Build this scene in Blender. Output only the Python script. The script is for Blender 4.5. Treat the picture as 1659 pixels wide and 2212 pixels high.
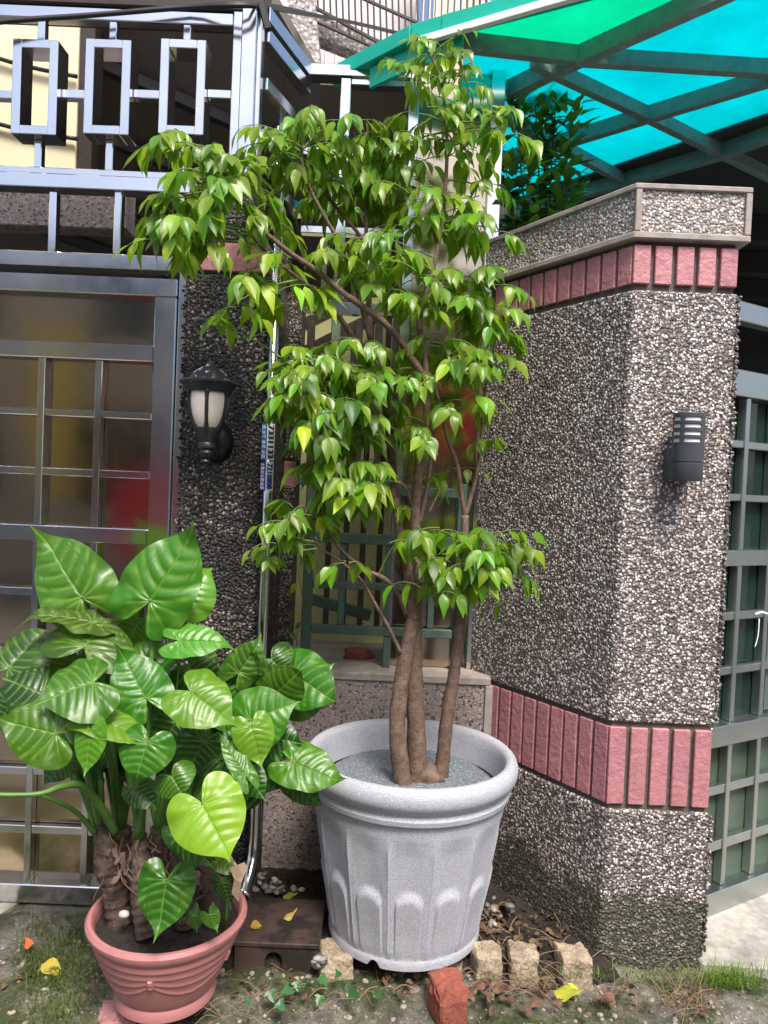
import bpy, bmesh, math, random
from mathutils import Vector, Matrix, noise
pi = math.pi
random.seed(7)
S = bpy.context.scene
C = S.collection
for o in list(bpy.data.objects): bpy.data.objects.remove(o)

# ------------------------------------------------------------------ camera, sky, sun, exposure
F, CX, CY = 1600.0, 829.5, 1106.0            # focal length and centre in units of a 1659 x 2212 picture
CAM = Vector((0, 0, 1.42)); PITCH = math.atan(43/1600); ROLL = 0.042
RC = Matrix.Rotation(pi/2-PITCH, 3, 'X') @ Matrix.Rotation(ROLL, 3, 'Z')
cam = bpy.data.objects.new('camera', bpy.data.cameras.new('camera')); C.objects.link(cam)
cam.matrix_world = Matrix.Translation(CAM) @ RC.to_4x4()
cam.data.sensor_fit = 'VERTICAL'; cam.data.sensor_height = 24; cam.data.lens = 24*F/2212
cam.data.clip_start = .05; cam.data.clip_end = 500
S.camera = cam
SUN_EL, SUN_AZ = math.radians(57), math.radians(160)      # azimuth from +Y clockwise: behind the camera, a little right
W = bpy.data.worlds.new('World'); S.world = W; W.use_nodes = True
wn = W.node_tree; bg = wn.nodes['Background']
sky = wn.nodes.new('ShaderNodeTexSky'); sky.sky_type = 'NISHITA'; sky.sun_disc = False
sky.sun_elevation = SUN_EL; sky.sun_rotation = SUN_AZ; sky.dust_density = 4.0; sky.air_density = 1.0
wn.links.new(sky.outputs[0], bg.inputs[0]); bg.inputs[1].default_value = 0.12
sl = bpy.data.lights.new('sun', 'SUN'); sl.energy = 2.3; sl.angle = math.radians(18); sl.color = (1, .95, .88)
sun = bpy.data.objects.new('sun', sl); C.objects.link(sun)
sd = Vector((math.sin(SUN_AZ)*math.cos(SUN_EL), math.cos(SUN_AZ)*math.cos(SUN_EL), math.sin(SUN_EL)))
sun.rotation_euler = sd.to_track_quat('Z', 'Y').to_euler(); sun.location = sd*20
S.view_settings.view_transform = 'Standard'; S.view_settings.look = 'None'
S.view_settings.gamma = 1; S.view_settings.use_curve_mapping = False
S.view_settings.exposure = 1.05
S.render.engine = 'CYCLES'

# ------------------------------------------------------------------ helpers
def ray(x, y): return RC @ Vector(((x-CX)/F, -(y-CY)/F, -1))
def P(x, y, Y):                                # the point seen at (x, y) that lies at distance Y in front
    d = ray(x, y); return CAM + d*(Y/d.y)
def PZ(x, y, z):                               # ... that lies at height z
    d = ray(x, y); return CAM + d*((z-CAM.z)/d.z)
def Zat(x, y, Y): return P(x, y, Y).z
def Xat(x, y, Y): return P(x, y, Y).x

def tag(o, label=None, cat=None, group=None, kind=None):
    if label: o['label'] = label
    if cat: o['category'] = cat
    if group: o['group'] = group
    if kind: o['kind'] = kind
    return o
def thing(name, label, cat, loc=(0, 0, 0), group=None):
    o = bpy.data.objects.new(name, None); C.objects.link(o); o.location = loc
    o.empty_display_size = .05
    return tag(o, label, cat, group)
def link(name, me, mat, parent=None):
    o = bpy.data.objects.new(name, me); C.objects.link(o)
    if mat is not None and not me.materials: me.materials.append(mat)
    if parent is not None:
        o.parent = parent
        o.matrix_parent_inverse = Matrix.Translation(-Vector(parent.location)) if parent.type == 'EMPTY' else Matrix.Identity(4)
    return o
def mesh(name, vs, fs, mat, parent=None, smooth=False):
    me = bpy.data.meshes.new(name); me.from_pydata([tuple(v) for v in vs], [], fs); me.update()
    if smooth: me.polygons.foreach_set('use_smooth', [True]*len(me.polygons))
    return link(name, me, mat, parent)
def bmobj(name, bm, mat, parent=None, smooth=False, xf=None):
    if xf is not None: bmesh.ops.transform(bm, matrix=xf, verts=bm.verts)
    bmesh.ops.recalc_face_normals(bm, faces=bm.faces)
    me = bpy.data.meshes.new(name); bm.to_mesh(me); bm.free()
    if smooth: me.polygons.foreach_set('use_smooth', [True]*len(me.polygons))
    return link(name, me, mat, parent)
def addbox(bm, x0, x1, y0, y1, z0, z1, bev=0, seg=1):
    r = bmesh.ops.create_cube(bm, size=1)
    vs = r['verts']
    bmesh.ops.scale(bm, vec=(x1-x0, y1-y0, z1-z0), verts=vs)
    bmesh.ops.translate(bm, vec=((x0+x1)/2, (y0+y1)/2, (z0+z1)/2), verts=vs)
    if bev:
        es = list({e for v in vs for e in v.link_edges})
        bmesh.ops.bevel(bm, geom=es, offset=bev, segments=seg, affect='EDGES', profile=.5)
def box(name, x0, x1, y0, y1, z0, z1, mat, parent=None, bev=.0025, xf=None):
    bm = bmesh.new()
    addbox(bm, min(x0, x1), max(x0, x1), min(y0, y1), max(y0, y1), min(z0, z1), max(z0, z1), bev)
    return bmobj(name, bm, mat, parent, xf=xf)
def catmull(pts, n):
    out = []
    L = len(pts)
    for i in range(L-1):
        p0, p1, p2, p3 = pts[max(i-1, 0)], pts[i], pts[i+1], pts[min(i+2, L-1)]
        for k in range(n):
            t = k/n
            out.append(tuple(.5*((2*b)+(-a+c)*t+(2*a-5*b+4*c-d)*t*t+(-a+3*b-3*c+d)*t**3) for a, b, c, d in zip(p0, p1, p2, p3)))
    out.append(tuple(pts[-1]))
    return out
def tube_data(pts, sides=8, n=4, rough=0, vs=None, fs=None, cap=True):
    """pts: (x, y, z, radius) control points -> verts, faces of a tapered tube"""
    if vs is None: vs, fs = [], []
    q = catmull(pts, n) if n > 1 else [tuple(p) for p in pts]
    c = [Vector(p[:3]) for p in q]
    up = Vector((.13, .91, .31)); base = len(vs)
    for i, p in enumerate(c):
        t = (c[min(i+1, len(c)-1)]-c[max(i-1, 0)])
        if t.length < 1e-9: t = Vector((0, 0, 1))
        t.normalize()
        a = up - t*up.dot(t)
        if a.length < 1e-4: a = Vector((1, 0, 0)) - t*t.x
        a.normalize(); up = a; b = t.cross(a)
        for k in range(sides):
            an = 2*pi*k/sides
            d = a*math.cos(an)+b*math.sin(an)
            r = q[i][3]
            if rough: r *= 1+rough*noise.noise((p+d*r)*38)+rough*.6*noise.noise((p+d*r)*140)
            vs.append(p+d*r)
    for i in range(len(c)-1):
        for k in range(sides):
            k2 = (k+1) % sides
            fs.append((base+i*sides+k, base+i*sides+k2, base+(i+1)*sides+k2, base+(i+1)*sides+k))
    if cap:
        fs.append(tuple(base+k for k in range(sides))[::-1])
        fs.append(tuple(base+(len(c)-1)*sides+k for k in range(sides)))
    return vs, fs
def tube(name, pts, mat, parent=None, sides=8, n=4, rough=0):
    vs, fs = tube_data(pts, sides, n, rough)
    return mesh(name, vs, fs, mat, parent, True)
def lathe(name, prof, mat, parent=None, seg=64, centre=(0, 0, 0), fn=None, close=True):
    """prof: (radius, z); fn(angle, i, r, z) -> (r, z) lets the profile vary round the axis"""
    vs, fs = [], []
    for i, (r, z) in enumerate(prof):
        for k in range(seg):
            a = 2*pi*k/seg
            rr, zz = fn(a, i, r, z) if fn else (r, z)
            vs.append((centre[0]+rr*math.sin(a), centre[1]-rr*math.cos(a), centre[2]+zz))
    for i in range(len(prof)-1):
        for k in range(seg):
            k2 = (k+1) % seg
            fs.append((i*seg+k, i*seg+k2, (i+1)*seg+k2, (i+1)*seg+k))
    o = mesh(name, vs, fs, mat, parent, True); o.data.set_sharp_from_angle(angle=math.radians(38)); return o
def rock(name, c, size, mat, parent=None, seed=0, rotz=0, sub=3, amp=.22, sq=.55, freq=2.2):
    bm = bmesh.new()
    bmesh.ops.create_icosphere(bm, subdivisions=sub, radius=1)
    R = Matrix.Rotation(rotz, 3, 'Z')
    for v in bm.verts:
        p = v.co.copy()
        m = max(abs(p.x), abs(p.y), abs(p.z))
        p = p*((1-sq)+sq/m)                                    # towards a block
        p *= 1+amp*noise.noise(p*freq*.6+Vector((seed*7.3, seed, 3)))+amp*.35*noise.noise(p*freq*2.5+Vector((seed, 9, seed*3.1)))
        v.co = R @ Vector((p.x*size[0], p.y*size[1], p.z*size[2])) + Vector(c)
    return bmobj(name, bm, mat, parent, smooth=sq < .5)

# ------------------------------------------------------------------ materials
def newmat(name):
    m = bpy.data.materials.new(name); m.use_nodes = True
    nt = m.node_tree; b = nt.nodes['Principled BSDF']
    return m, nt, b
def nd(nt, t, ins=None, **kw):
    n = nt.nodes.new(t)
    for k, v in kw.items(): setattr(n, k, v)
    for k, v in (ins or {}).items():
        if isinstance(v, bpy.types.NodeSocket): nt.links.new(v, n.inputs[k])
        else: n.inputs[k].default_value = v
    return n
def c4(c): return (c[0], c[1], c[2], 1)
def ramp(nt, fac, stops, interp='LINEAR'):
    n = nd(nt, 'ShaderNodeValToRGB', {0: fac}); cr = n.color_ramp; cr.interpolation = interp
    while len(cr.elements) < len(stops): cr.elements.new(.5)
    for e, (p, c) in zip(cr.elements, stops):
        e.position = p; e.color = c4(c) if len(c) == 3 else c
    return n.outputs[0]
def mixc(nt, fac, a, b, mode='MIX'):
    n = nd(nt, 'ShaderNodeMix', data_type='RGBA', blend_type=mode)
    for k, v in ((0, fac), (6, a), (7, b)):
        if isinstance(v, bpy.types.NodeSocket): nt.links.new(v, n.inputs[k])
        else: n.inputs[k].default_value = v if k == 0 else c4(v)
    return n.outputs[2]
def math_(nt, op, a, b=0.0, clamp=False):
    n = nd(nt, 'ShaderNodeMath', {0: a, 1: b}, operation=op); n.use_clamp = clamp; return n.outputs[0]
def objco(nt): return nd(nt, 'ShaderNodeTexCoord').outputs['Object']
def nz(nt, co, scale, detail=4, rough=.6, dist=0):
    return nd(nt, 'ShaderNodeTexNoise', {'Vector': co, 'Scale': scale, 'Detail': detail, 'Roughness': rough, 'Distortion': dist}).outputs[0]
def bump(nt, b, h, strength=.5, dist=.003):
    n = nd(nt, 'ShaderNodeBump', {'Strength': strength, 'Distance': dist, 'Height': h})
    nt.links.new(n.outputs[0], b.inputs['Normal'])
def plain(name, col, rough=.6, metal=0, var=.25, scale=30, bmp=.2, bscale=200, bdist=.002, dirt=None, dscale=5, dlo=.5, dhi=.7, spec=.5, objvar=0):
    m, nt, b = newmat(name); co = objco(nt)
    if objvar: co = nd(nt, 'ShaderNodeVectorMath', {0: co, 1: nd(nt, 'ShaderNodeVectorMath', {0: (31.0, 17.0, 53.0), 'Scale': nd(nt, 'ShaderNodeObjectInfo').outputs['Random']}, operation='SCALE').outputs[0]}, operation='ADD').outputs[0]
    f = nz(nt, co, scale)
    base = ramp(nt, f, [(.25, [c*(1-var) for c in col]), (.75, [min(1, c*(1+var)) for c in col])])
    if objvar:
        oi = nd(nt, 'ShaderNodeObjectInfo').outputs['Random']
        v = math_(nt, 'ADD', math_(nt, 'MULTIPLY', oi, 2*objvar), 1-objvar)
        base = nd(nt, 'ShaderNodeHueSaturation', {'Value': v, 'Color': base}).outputs[0]
    if dirt:
        d = ramp(nt, nz(nt, co, dscale, 6, .65), [(dlo, (0, 0, 0)), (dhi, (1, 1, 1))])
        base = mixc(nt, d, base, dirt)
    nt.links.new(base, b.inputs['Base Color'])
    b.inputs['Roughness'].default_value = rough; b.inputs['Metallic'].default_value = metal
    b.inputs['Specular IOR Level'].default_value = spec
    if bmp: bump(nt, b, nz(nt, co, bscale, 3), bmp, bdist)
    return m
def pebbledash(name, stops, scale, gap=(.05, .045, .04), stain=None, stain_lo=.45, stain_hi=.6, sscale=4, bdist=.008, moss=None):
    m, nt, b = newmat(name); co = objco(nt)
    wob = nd(nt, 'ShaderNodeTexNoise', {'Vector': co, 'Scale': scale*.35, 'Detail': 1})
    cow = nd(nt, 'ShaderNodeVectorMath', {0: co, 1: nd(nt, 'ShaderNodeVectorMath', {0: wob.outputs[1], 'Scale': .012}, operation='SCALE').outputs[0]}, operation='ADD').outputs[0]
    v = nd(nt, 'ShaderNodeTexVoronoi', {'Vector': cow, 'Scale': scale, 'Randomness': 1.0})
    sx = nd(nt, 'ShaderNodeSeparateColor', {0: v.outputs['Color']})
    stones = ramp(nt, sx.outputs[0], stops)
    tint = ramp(nt, sx.outputs[1], [(0, (1, .94, .86)), (.5, (1, .97, .97)), (1, (.92, .93, 1))])
    stones = mixc(nt, 1.0, stones, tint, 'MULTIPLY')
    edge = ramp(nt, v.outputs['Distance'], [(.42, (0, 0, 0)), (.62, (1, 1, 1))])
    base = mixc(nt, edge, stones, gap)
    if stain:
        s = ramp(nt, nz(nt, co, sscale, 6, .7, .3), [(stain_lo, (0, 0, 0)), (stain_hi, (1, 1, 1))])
        s2 = math_(nt, 'MULTIPLY', s, math_(nt, 'ADD', math_(nt, 'MULTIPLY', sx.outputs[2], .35), .65))
        base = mixc(nt, s2, base, stain)
    if moss:                                    # green growth on the lowest part of the wall
        z = nd(nt, 'ShaderNodeSeparateXYZ', {0: co}).outputs[2]
        h = math_(nt, 'ADD', z, math_(nt, 'MULTIPLY', nz(nt, co, 6, 6, .8), -.42))
        f2 = math_(nt, 'MULTIPLY', ramp(nt, h, [(-.20, (1, 1, 1)), (-.08, (0, 0, 0))]), ramp(nt, nz(nt, co, 60, 4, .7), [(.3, (.35, .35, .35)), (.6, (1, 1, 1))]))
        base = mixc(nt, f2, base, moss)
    nt.links.new(base, b.inputs['Base Color']); b.inputs['Roughness'].default_value = .62
    hgt = math_(nt, 'SUBTRACT', 1.0, v.outputs['Distance'])
    bump(nt, b, hgt, 1.0, bdist)
    return m
M = {}
M['peb'] = pebbledash('pebble_dash', [(0, (.05, .045, .045)), (.16, (.12, .10, .095)), (.42, (.30, .25, .235)), (.66, (.50, .44, .42)), (.84, (.78, .75, .73)), (1, (.88, .87, .85))], 118, (.10, .082, .076), bdist=.0055, moss=(.045, .05, .026))
M['pebcap'] = pebbledash('pebble_dash_pale', [(0, (.07, .06, .06)), (.15, (.2, .17, .16)), (.4, (.4, .35, .33)), (.65, (.6, .56, .53)), (1, (.85, .83, .8))], 118, (.22, .19, .175), bdist=.005)
M['pebdark'] = pebbledash('pebble_dash_dark', [(0, (.02, .018, .016)), (.35, (.06, .05, .045)), (.7, (.16, .13, .11)), (.88, (.34, .29, .25)), (1, (.62, .56, .48))], 100, (.018, .015, .013), stain=(.012, .011, .011), stain_lo=.42, stain_hi=.58, sscale=3.6)
M['pebmid'] = pebbledash('pebble_dash_brown', [(0, (.05, .04, .035)), (.4, (.13, .10, .09)), (.8, (.28, .23, .2)), (1, (.5, .44, .4))], 110, (.05, .04, .035))
M['peblow'] = pebbledash('speckled_render', [(0, (.05, .04, .035)), (.18, (.1, .08, .07)), (.3, (.3, .24, .22)), (.7, (.38, .31, .29)), (1, (.5, .44, .42))], 120, (.30, .25, .235), bdist=.002)
M['pebfar'] = pebbledash('pebble_dash_far', [(0, (.08, .07, .07)), (.4, (.35, .3, .28)), (1, (.75, .7, .66))], 34, (.3, .26, .25))
M['cement'] = plain('cement_trim', (.36, .31, .28), .8, var=.2, bmp=.3, dirt=(.16, .13, .11), dscale=9, dlo=.5, dhi=.8)
M['mortar'] = plain('mortar', (.115, .095, .085), .9, var=.35, scale=60, bmp=.5, dirt=(.26, .23, .2), dscale=40, dlo=.58, dhi=.7)
M['tile'] = plain('pink_split_tile', (.46, .195, .215), .55, var=.16, scale=26, bmp=.7, bscale=60, bdist=.006, dirt=(.58, .30, .29), dscale=34, dlo=.58, dhi=.8, objvar=.12)
def steel_mat(name, col, rough, streak=.06, bscale=60):
    m, nt, b = newmat(name); co = objco(nt)
    mp = nd(nt, 'ShaderNodeMapping', {'Vector': co, 'Scale': (90, 90, 3)}).outputs[0]
    f = nz(nt, mp, 3.0, 4, .7); g = nz(nt, co, 5, 5, .65)
    nt.links.new(ramp(nt, g, [(.3, [c*.86 for c in col]), (.7, col)]), b.inputs['Base Color'])
    b.inputs['Metallic'].default_value = 1
    r = math_(nt, 'ADD', math_(nt, 'MULTIPLY', f, streak), rough-streak*.5)
    r = math_(nt, 'ADD', r, math_(nt, 'MULTIPLY', g, .12))
    nt.links.new(r, b.inputs['Roughness'])
    bump(nt, b, nz(nt, co, bscale*.1, 2), .06, .01)
    return m
M['steel'] = steel_mat('stainless_steel', (.70, .71, .74), .10)
M['pipe'] = steel_mat('polished_steel_pipe', (.74, .73, .70), .10, .04)
M['sheet'] = steel_mat('stainless_sheet', (.56, .46, .34), .06, .05)
M['steelg'] = steel_mat('dull_steel', (.50, .53, .52), .30)
M['bronze'] = plain('bronze_bar', (.12, .095, .08), .4, .6, bmp=.1)
M['greenpaint'] = plain('green_grey_paint', (.075, .12, .10), .5, var=.3, scale=18, bmp=.15, dirt=(.16, .17, .14), dscale=12, dlo=.6, dhi=.8)
M['cream'] = plain('cream_render', (.80, .70, .46), .85, var=.06, scale=6, bmp=.15)
M['yellowwall'] = plain('yellow_wall', (.8, .75, .36), .85, var=.1, scale=5, bmp=.15)
M['taupe'] = plain('taupe_soffit', (.13, .105, .085), .7, var=.08, scale=3, bmp=.1)
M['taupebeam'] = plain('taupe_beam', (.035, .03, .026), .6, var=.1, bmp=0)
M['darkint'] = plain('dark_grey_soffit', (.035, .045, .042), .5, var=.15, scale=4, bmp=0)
M['darkwood'] = plain('dark_brown_frame', (.03, .018, .012), .5, bmp=.1)
M['gateglass'] = plain('green_tinted_glass', (.012, .03, .024), .08, var=.2, scale=4, bmp=0, spec=.6)
M['gatepanel'] = plain('green_grey_panel', (.075, .11, .08), .3, var=.15, scale=3, bmp=.05, dirt=(.07, .09, .06), dscale=3)
M['awning'] = plain('green_flashing', (.0, .44, .31), .45, var=.1, scale=8, bmp=.1)
M['beam'] = plain('canopy_beam', (.17, .26, .24), .5, var=.2, bmp=.1)
M['white'] = plain('white_paint', (.8, .79, .77), .5, var=.05, bmp=.05)
M['lav'] = plain('lavender_tile', (.58, .52, .55), .6, var=.06, bmp=.1, objvar=.06)
M['palewall'] = plain('pale_pink_render', (.72, .63, .61), .85, var=.1, scale=8, bmp=.2)
M['blackbar'] = plain('black_iron', (.014, .011, .013), .45, bmp=.1)
M['cable'] = plain('black_cable', (.012, .012, .013), .5, bmp=0)
M['lampmetal'] = plain('lantern_metal', (.018, .02, .024), .42, var=.3, bmp=.25, bscale=120, dirt=(.10, .075, .06), dscale=30, dlo=.62, dhi=.75)
M['lamproof'] = plain('flaking_lantern_paint', (.02, .022, .026), .45, var=.3, bmp=.3, bscale=90, dirt=(.75, .72, .68), dscale=22, dlo=.54, dhi=.56)
M['wlamp'] = plain('grey_lamp_metal', (.052, .055, .068), .42, var=.12, bmp=.08)
M['frost'] = plain('frosted_glass', (.74, .66, .6), .25, var=.05, bmp=0)
M['frostw'] = plain('white_diffuser', (.8, .8, .78), .4, var=.05, bmp=0)
def speckle_pot():
    m, nt, b = newmat('grey_granite_plastic'); co = objco(nt)
    f = nz(nt, co, 420, 2, .8); g = nz(nt, co, 6, 5, .7)
    base = ramp(nt, f, [(.3, (.18, .19, .23)), (.5, (.40, .41, .46)), (.68, (.62, .63, .68))])
    d = ramp(nt, g, [(.55, (0, 0, 0)), (.8, (1, 1, 1))])
    base = mixc(nt, math_(nt, 'MULTIPLY', d, .35), base, (.3, .28, .28))
    nt.links.new(base, b.inputs['Base Color']); b.inputs['Roughness'].default_value = .62
    bump(nt, b, f, .35, .002); return m
M['pot'] = speckle_pot()
M['pinkpot'] = plain('terracotta_pink_plastic', (.41, .17, .165), .45, var=.10, scale=14, bmp=.12, bscale=300, dirt=(.30, .13, .11), dscale=7, dlo=.55, dhi=.85)
M['gravel'] = pebbledash('grey_gravel', [(0, (.14, .17, .2)), (.4, (.30, .35, .40)), (1, (.55, .6, .66))], 240, (.16, .19, .22))
M['soil'] = plain('dark_soil', (.022, .016, .012), .95, var=.6, scale=60, bmp=1, bscale=90, bdist=.01)
M['bark'] = plain('grey_brown_bark', (.125, .078, .055), .8, var=.45, scale=60, bmp=.8, bscale=120, bdist=.004, dirt=(.22, .16, .12), dscale=24, dlo=.5, dhi=.75)
M['corm'] = plain('ringed_fibrous_stem', (.085, .055, .045), .85, var=.5, scale=50, bmp=.9, bscale=90, bdist=.006, dirt=(.2, .14, .11), dscale=30, dlo=.55, dhi=.72)
M['fibre'] = plain('dry_fibre', (.25, .17, .11), .85, var=.4, bmp=0)
M['twig'] = plain('green_twig', (.13, .19, .05), .6, var=.3, bmp=0)
M['petiole'] = plain('green_petiole', (.075, .17, .028), .42, var=.25, scale=20, bmp=.1)
def leaf_mat(name, rough=.33, trans=.3, tcol=(.30, .55, .04), vein=False, ivar=.25, bscale=120, b_=.15, hue=.03):
    m, nt, b = newmat(name)
    oi = nd(nt, 'ShaderNodeObjectInfo'); isl = nd(nt, 'ShaderNodeNewGeometry').outputs['Random Per Island']
    rnd = math_(nt, 'FRACT', math_(nt, 'ADD', oi.outputs['Random'], isl))
    rnd2 = math_(nt, 'FRACT', math_(nt, 'MULTIPLY', rnd, 7.31))
    base = nd(nt, 'ShaderNodeHueSaturation', {'Hue': math_(nt, 'ADD', math_(nt, 'MULTIPLY', rnd2, hue), .5-hue*.62), 'Value': math_(nt, 'ADD', math_(nt, 'MULTIPLY', rnd, 2*ivar), 1-ivar), 'Color': oi.outputs['Color']}).outputs[0]
    co = objco(nt)
    blotch = nz(nt, co, 40 if not vein else 16, 3)
    base = mixc(nt, ramp(nt, blotch, [(.5, (0, 0, 0)), (.85, (.5, .5, .5))]), base, (.20, .34, .05))
    if vein:
        at = nd(nt, 'ShaderNodeAttribute', attribute_name='vein').outputs['Fac']
        base = mixc(nt, math_(nt, 'MULTIPLY', at, .62), base, (.22, .40, .07))
    nt.links.new(base, b.inputs['Base Color']); b.inputs['Roughness'].default_value = rough
    b.inputs['Specular IOR Level'].default_value = .55
    bump(nt, b, nz(nt, co, bscale, 2), b_, .003)
    tc = mixc(nt, .55, base, tcol)
    tr = nd(nt, 'ShaderNodeBsdfTranslucent', {0: tc})
    mx = nd(nt, 'ShaderNodeMixShader', {0: trans, 1: b.outputs[0], 2: tr.outputs[0]})
    nt.links.new(mx.outputs[0], nt.nodes['Material Output'].inputs[0])
    return m
M['leaf'] = leaf_mat('glossy_leaflet', .33, .42, (.50, .78, .04), ivar=.40, hue=.07)
M['bigleaf'] = leaf_mat('broad_leaf', .35, .24, (.30, .60, .04), vein=True, ivar=.30, bscale=60, b_=.16, hue=.045)
M['shrubleaf'] = leaf_mat('dark_shrub_leaf', .3, .2, (.22, .42, .05), ivar=.35)
M['dryleaf'] = leaf_mat('fallen_leaf', .7, .15, (.3, .2, .05), ivar=.35)
M['blade'] = leaf_mat('grass_blade', .6, .3, (.25, .4, .05), ivar=.4)
def panel_mat(name, col):
    m, nt, b = newmat(name); co = objco(nt)
    c = ramp(nt, nz(nt, co, 3, 5, .7), [(.3, [x*.8 for x in col]), (.7, col)])
    tr = nd(nt, 'ShaderNodeBsdfTranslucent', {0: c}); nt.links.new(c, b.inputs['Base Color'])
    b.inputs['Roughness'].default_value = .3
    mx = nd(nt, 'ShaderNodeMixShader', {0: .82, 1: b.outputs[0], 2: tr.outputs[0]})
    nt.links.new(mx.outputs[0], nt.nodes['Material Output'].inputs[0]); return m
M['cyan'] = panel_mat('turquoise_polycarbonate', (.0, .70, .74))
M['greenpc'] = panel_mat('green_polycarbonate', (.03, .76, .52))
def ground_mat():
    m, nt, b = newmat('mossy_concrete'); co = objco(nt)
    base = ramp(nt, nz(nt, co, 22, 8, .7), [(.3, (.075, .068, .055)), (.55, (.19, .175, .14)), (.75, (.34, .32, .27))])
    sp = nd(nt, 'ShaderNodeTexVoronoi', {'Vector': co, 'Scale': 70})
    base = mixc(nt, ramp(nt, sp.outputs['Distance'], [(.12, (.7, .7, .7)), (.25, (0, 0, 0))]), base, (.5, .47, .4))
    moss = ramp(nt, nz(nt, co, 4.5, 8, .72, .4), [(.44, (0, 0, 0)), (.56, (1, 1, 1))])
    mc = ramp(nt, nz(nt, co, 90, 4), [(.3, (.018, .026, .008)), (.7, (.065, .085, .022))])
    base = mixc(nt, moss, base, mc)
    dk = ramp(nt, nz(nt, co, 7, 6, .7), [(.52, (0, 0, 0)), (.68, (1, 1, 1))])
    base = mixc(nt, math_(nt, 'MULTIPLY', dk, .75), base, (.03, .024, .018))
    nt.links.new(base, b.inputs['Base Color']); b.inputs['Roughness'].default_value = .9
    bump(nt, b, nz(nt, co, 60, 8, .7), 1, .012); return m
M['ground'] = ground_mat()
M['conc'] = plain('pale_concrete', (.40, .375, .335), .85, var=.22, scale=40, bmp=.6, bscale=160, bdist=.003, dirt=(.11, .11, .08), dscale=6, dlo=.46, dhi=.74)
M['asphalt'] = plain('worn_asphalt', (.11, .11, .108), .9, var=.3, bmp=.4)
M['granite'] = plain('rough_tan_granite', (.34, .27, .19), .85, var=.4, scale=120, bmp=1, bscale=90, bdist=.006, dirt=(.10, .085, .055), dscale=9, dlo=.5, dhi=.72)
M['rockpale'] = plain('pale_rock', (.3, .26, .21), .9, var=.35, scale=60, bmp=1, bscale=60, bdist=.006, dirt=(.07, .07, .04), dscale=12, dlo=.5, dhi=.7)
M['brick'] = plain('red_brick', (.25, .068, .045), .85, var=.25, scale=60, bmp=1, bscale=80, bdist=.005, dirt=(.2, .07, .05), dscale=20, dlo=.5, dhi=.7)
M['rockpink'] = plain('pink_rock', (.42, .2, .19), .9, var=.25, scale=60, bmp=1, bscale=60, bdist=.006)
M['box'] = plain('brown_drain_box', (.07, .042, .034), .7, var=.3, scale=12, bmp=.3, dirt=(.02, .014, .012), dscale=5, dlo=.48, dhi=.55)
M['hole'] = plain('cavity_shade', (.006, .005, .005), .9, bmp=0)  # near-black colour standing in for the shade inside hollows
def river():
    m, nt, b = newmat('river_pebble'); r = nd(nt, 'ShaderNodeNewGeometry').outputs['Random Per Island']
    nt.links.new(ramp(nt, r, [(0, (.05, .05, .048)), (.5, (.15, .145, .135)), (.85, (.3, .28, .25)), (1, (.55, .5, .46))]), b.inputs['Base Color']); b.inputs['Roughness'].default_value = .5; return m
M['pebbles'] = river()
M['flake'] = plain('dry_sheath', (.13, .082, .055), .85, var=.4, bmp=0)
M['blue'] = plain('sticker_blue', (.02, .16, .42), .4, var=.05, bmp=0)
M['navy'] = plain('sticker_navy', (.03, .03, .28), .4, var=.05, bmp=0)
M['stwhite'] = plain('sticker_white', (.82, .83, .85), .4, var=.03, bmp=0)
M['ink'] = plain('sticker_ink', (.012, .012, .016), .4, bmp=0)
M['facade'] = plain('tan_street_facade', (.55, .46, .38), .8, var=.12, scale=2, bmp=0)
M['redsign'] = plain('red_sign', (.75, .02, .05), .4, var=.05, bmp=0)
M['streakboard'] = plain('streak_board', (.85, .6, .08), .5, var=.05, bmp=0)  # colour of the added board that is mirrored in the door
M['winglass'] = plain('street_window', (.03, .035, .04), .1, bmp=0)
M['string'] = plain('white_string', (.8, .8, .8), .6, bmp=0)
# ------------------------------------------------------------------ ground
def prism(name, plan, z0, z1, mat, parent=None, bev=0):
    bm = bmesh.new()
    lo = [bm.verts.new((x, y, z0)) for x, y in plan]; hi = [bm.verts.new((x, y, z1)) for x, y in plan]
    n = len(plan)
    bm.faces.new(lo); bm.faces.new(hi[::-1])
    for i in range(n): bm.faces.new((lo[i], hi[i], hi[(i+1) % n], lo[(i+1) % n]))
    bmesh.ops.recalc_face_normals(bm, faces=bm.faces)
    if bev: bmesh.ops.bevel(bm, geom=list(bm.edges), offset=bev, segments=1, affect='EDGES')
    return bmobj(name, bm, mat, parent)
def sheet(name, x0, x1, y0, y1, nx, ny, zf, mat):
    vs = [(x0+(x1-x0)*i/nx, y0+(y1-y0)*j/ny, 0) for j in range(ny+1) for i in range(nx+1)]
    vs = [(x, y, zf(x, y)) for x, y, _ in vs]
    fs = [(j*(nx+1)+i, j*(nx+1)+i+1, (j+1)*(nx+1)+i+1, (j+1)*(nx+1)+i) for j in range(ny) for i in range(nx)]
    return mesh(name, vs, fs, mat, None, True)
tag(mesh('ground', [(-60, -60, -.03), (60, -60, -.03), (60, 60, -.03), (-60, 60, -.03)], [(0, 1, 2, 3)], M['asphalt']), kind='structure')
def yard_z(x, y):
    n = .020*noise.noise(Vector((x*3.1, y*3.1, 1)))+.012*noise.noise(Vector((x*11, y*11, 4)))+.005*noise.noise(Vector((x*34, y*34, 7)))
    e = min(1, max(0, (y-1.55)/.2))
    mound = .035*math.exp(-((x+.95)/.35)**2-((y-2.12)/.25)**2)
    return -.03+(n+.022+mound)*e
tag(sheet('mossy_pavement', -2.2, 1.9, 1.5, 2.75, 190, 60, yard_z, M['ground']), kind='structure')
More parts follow.
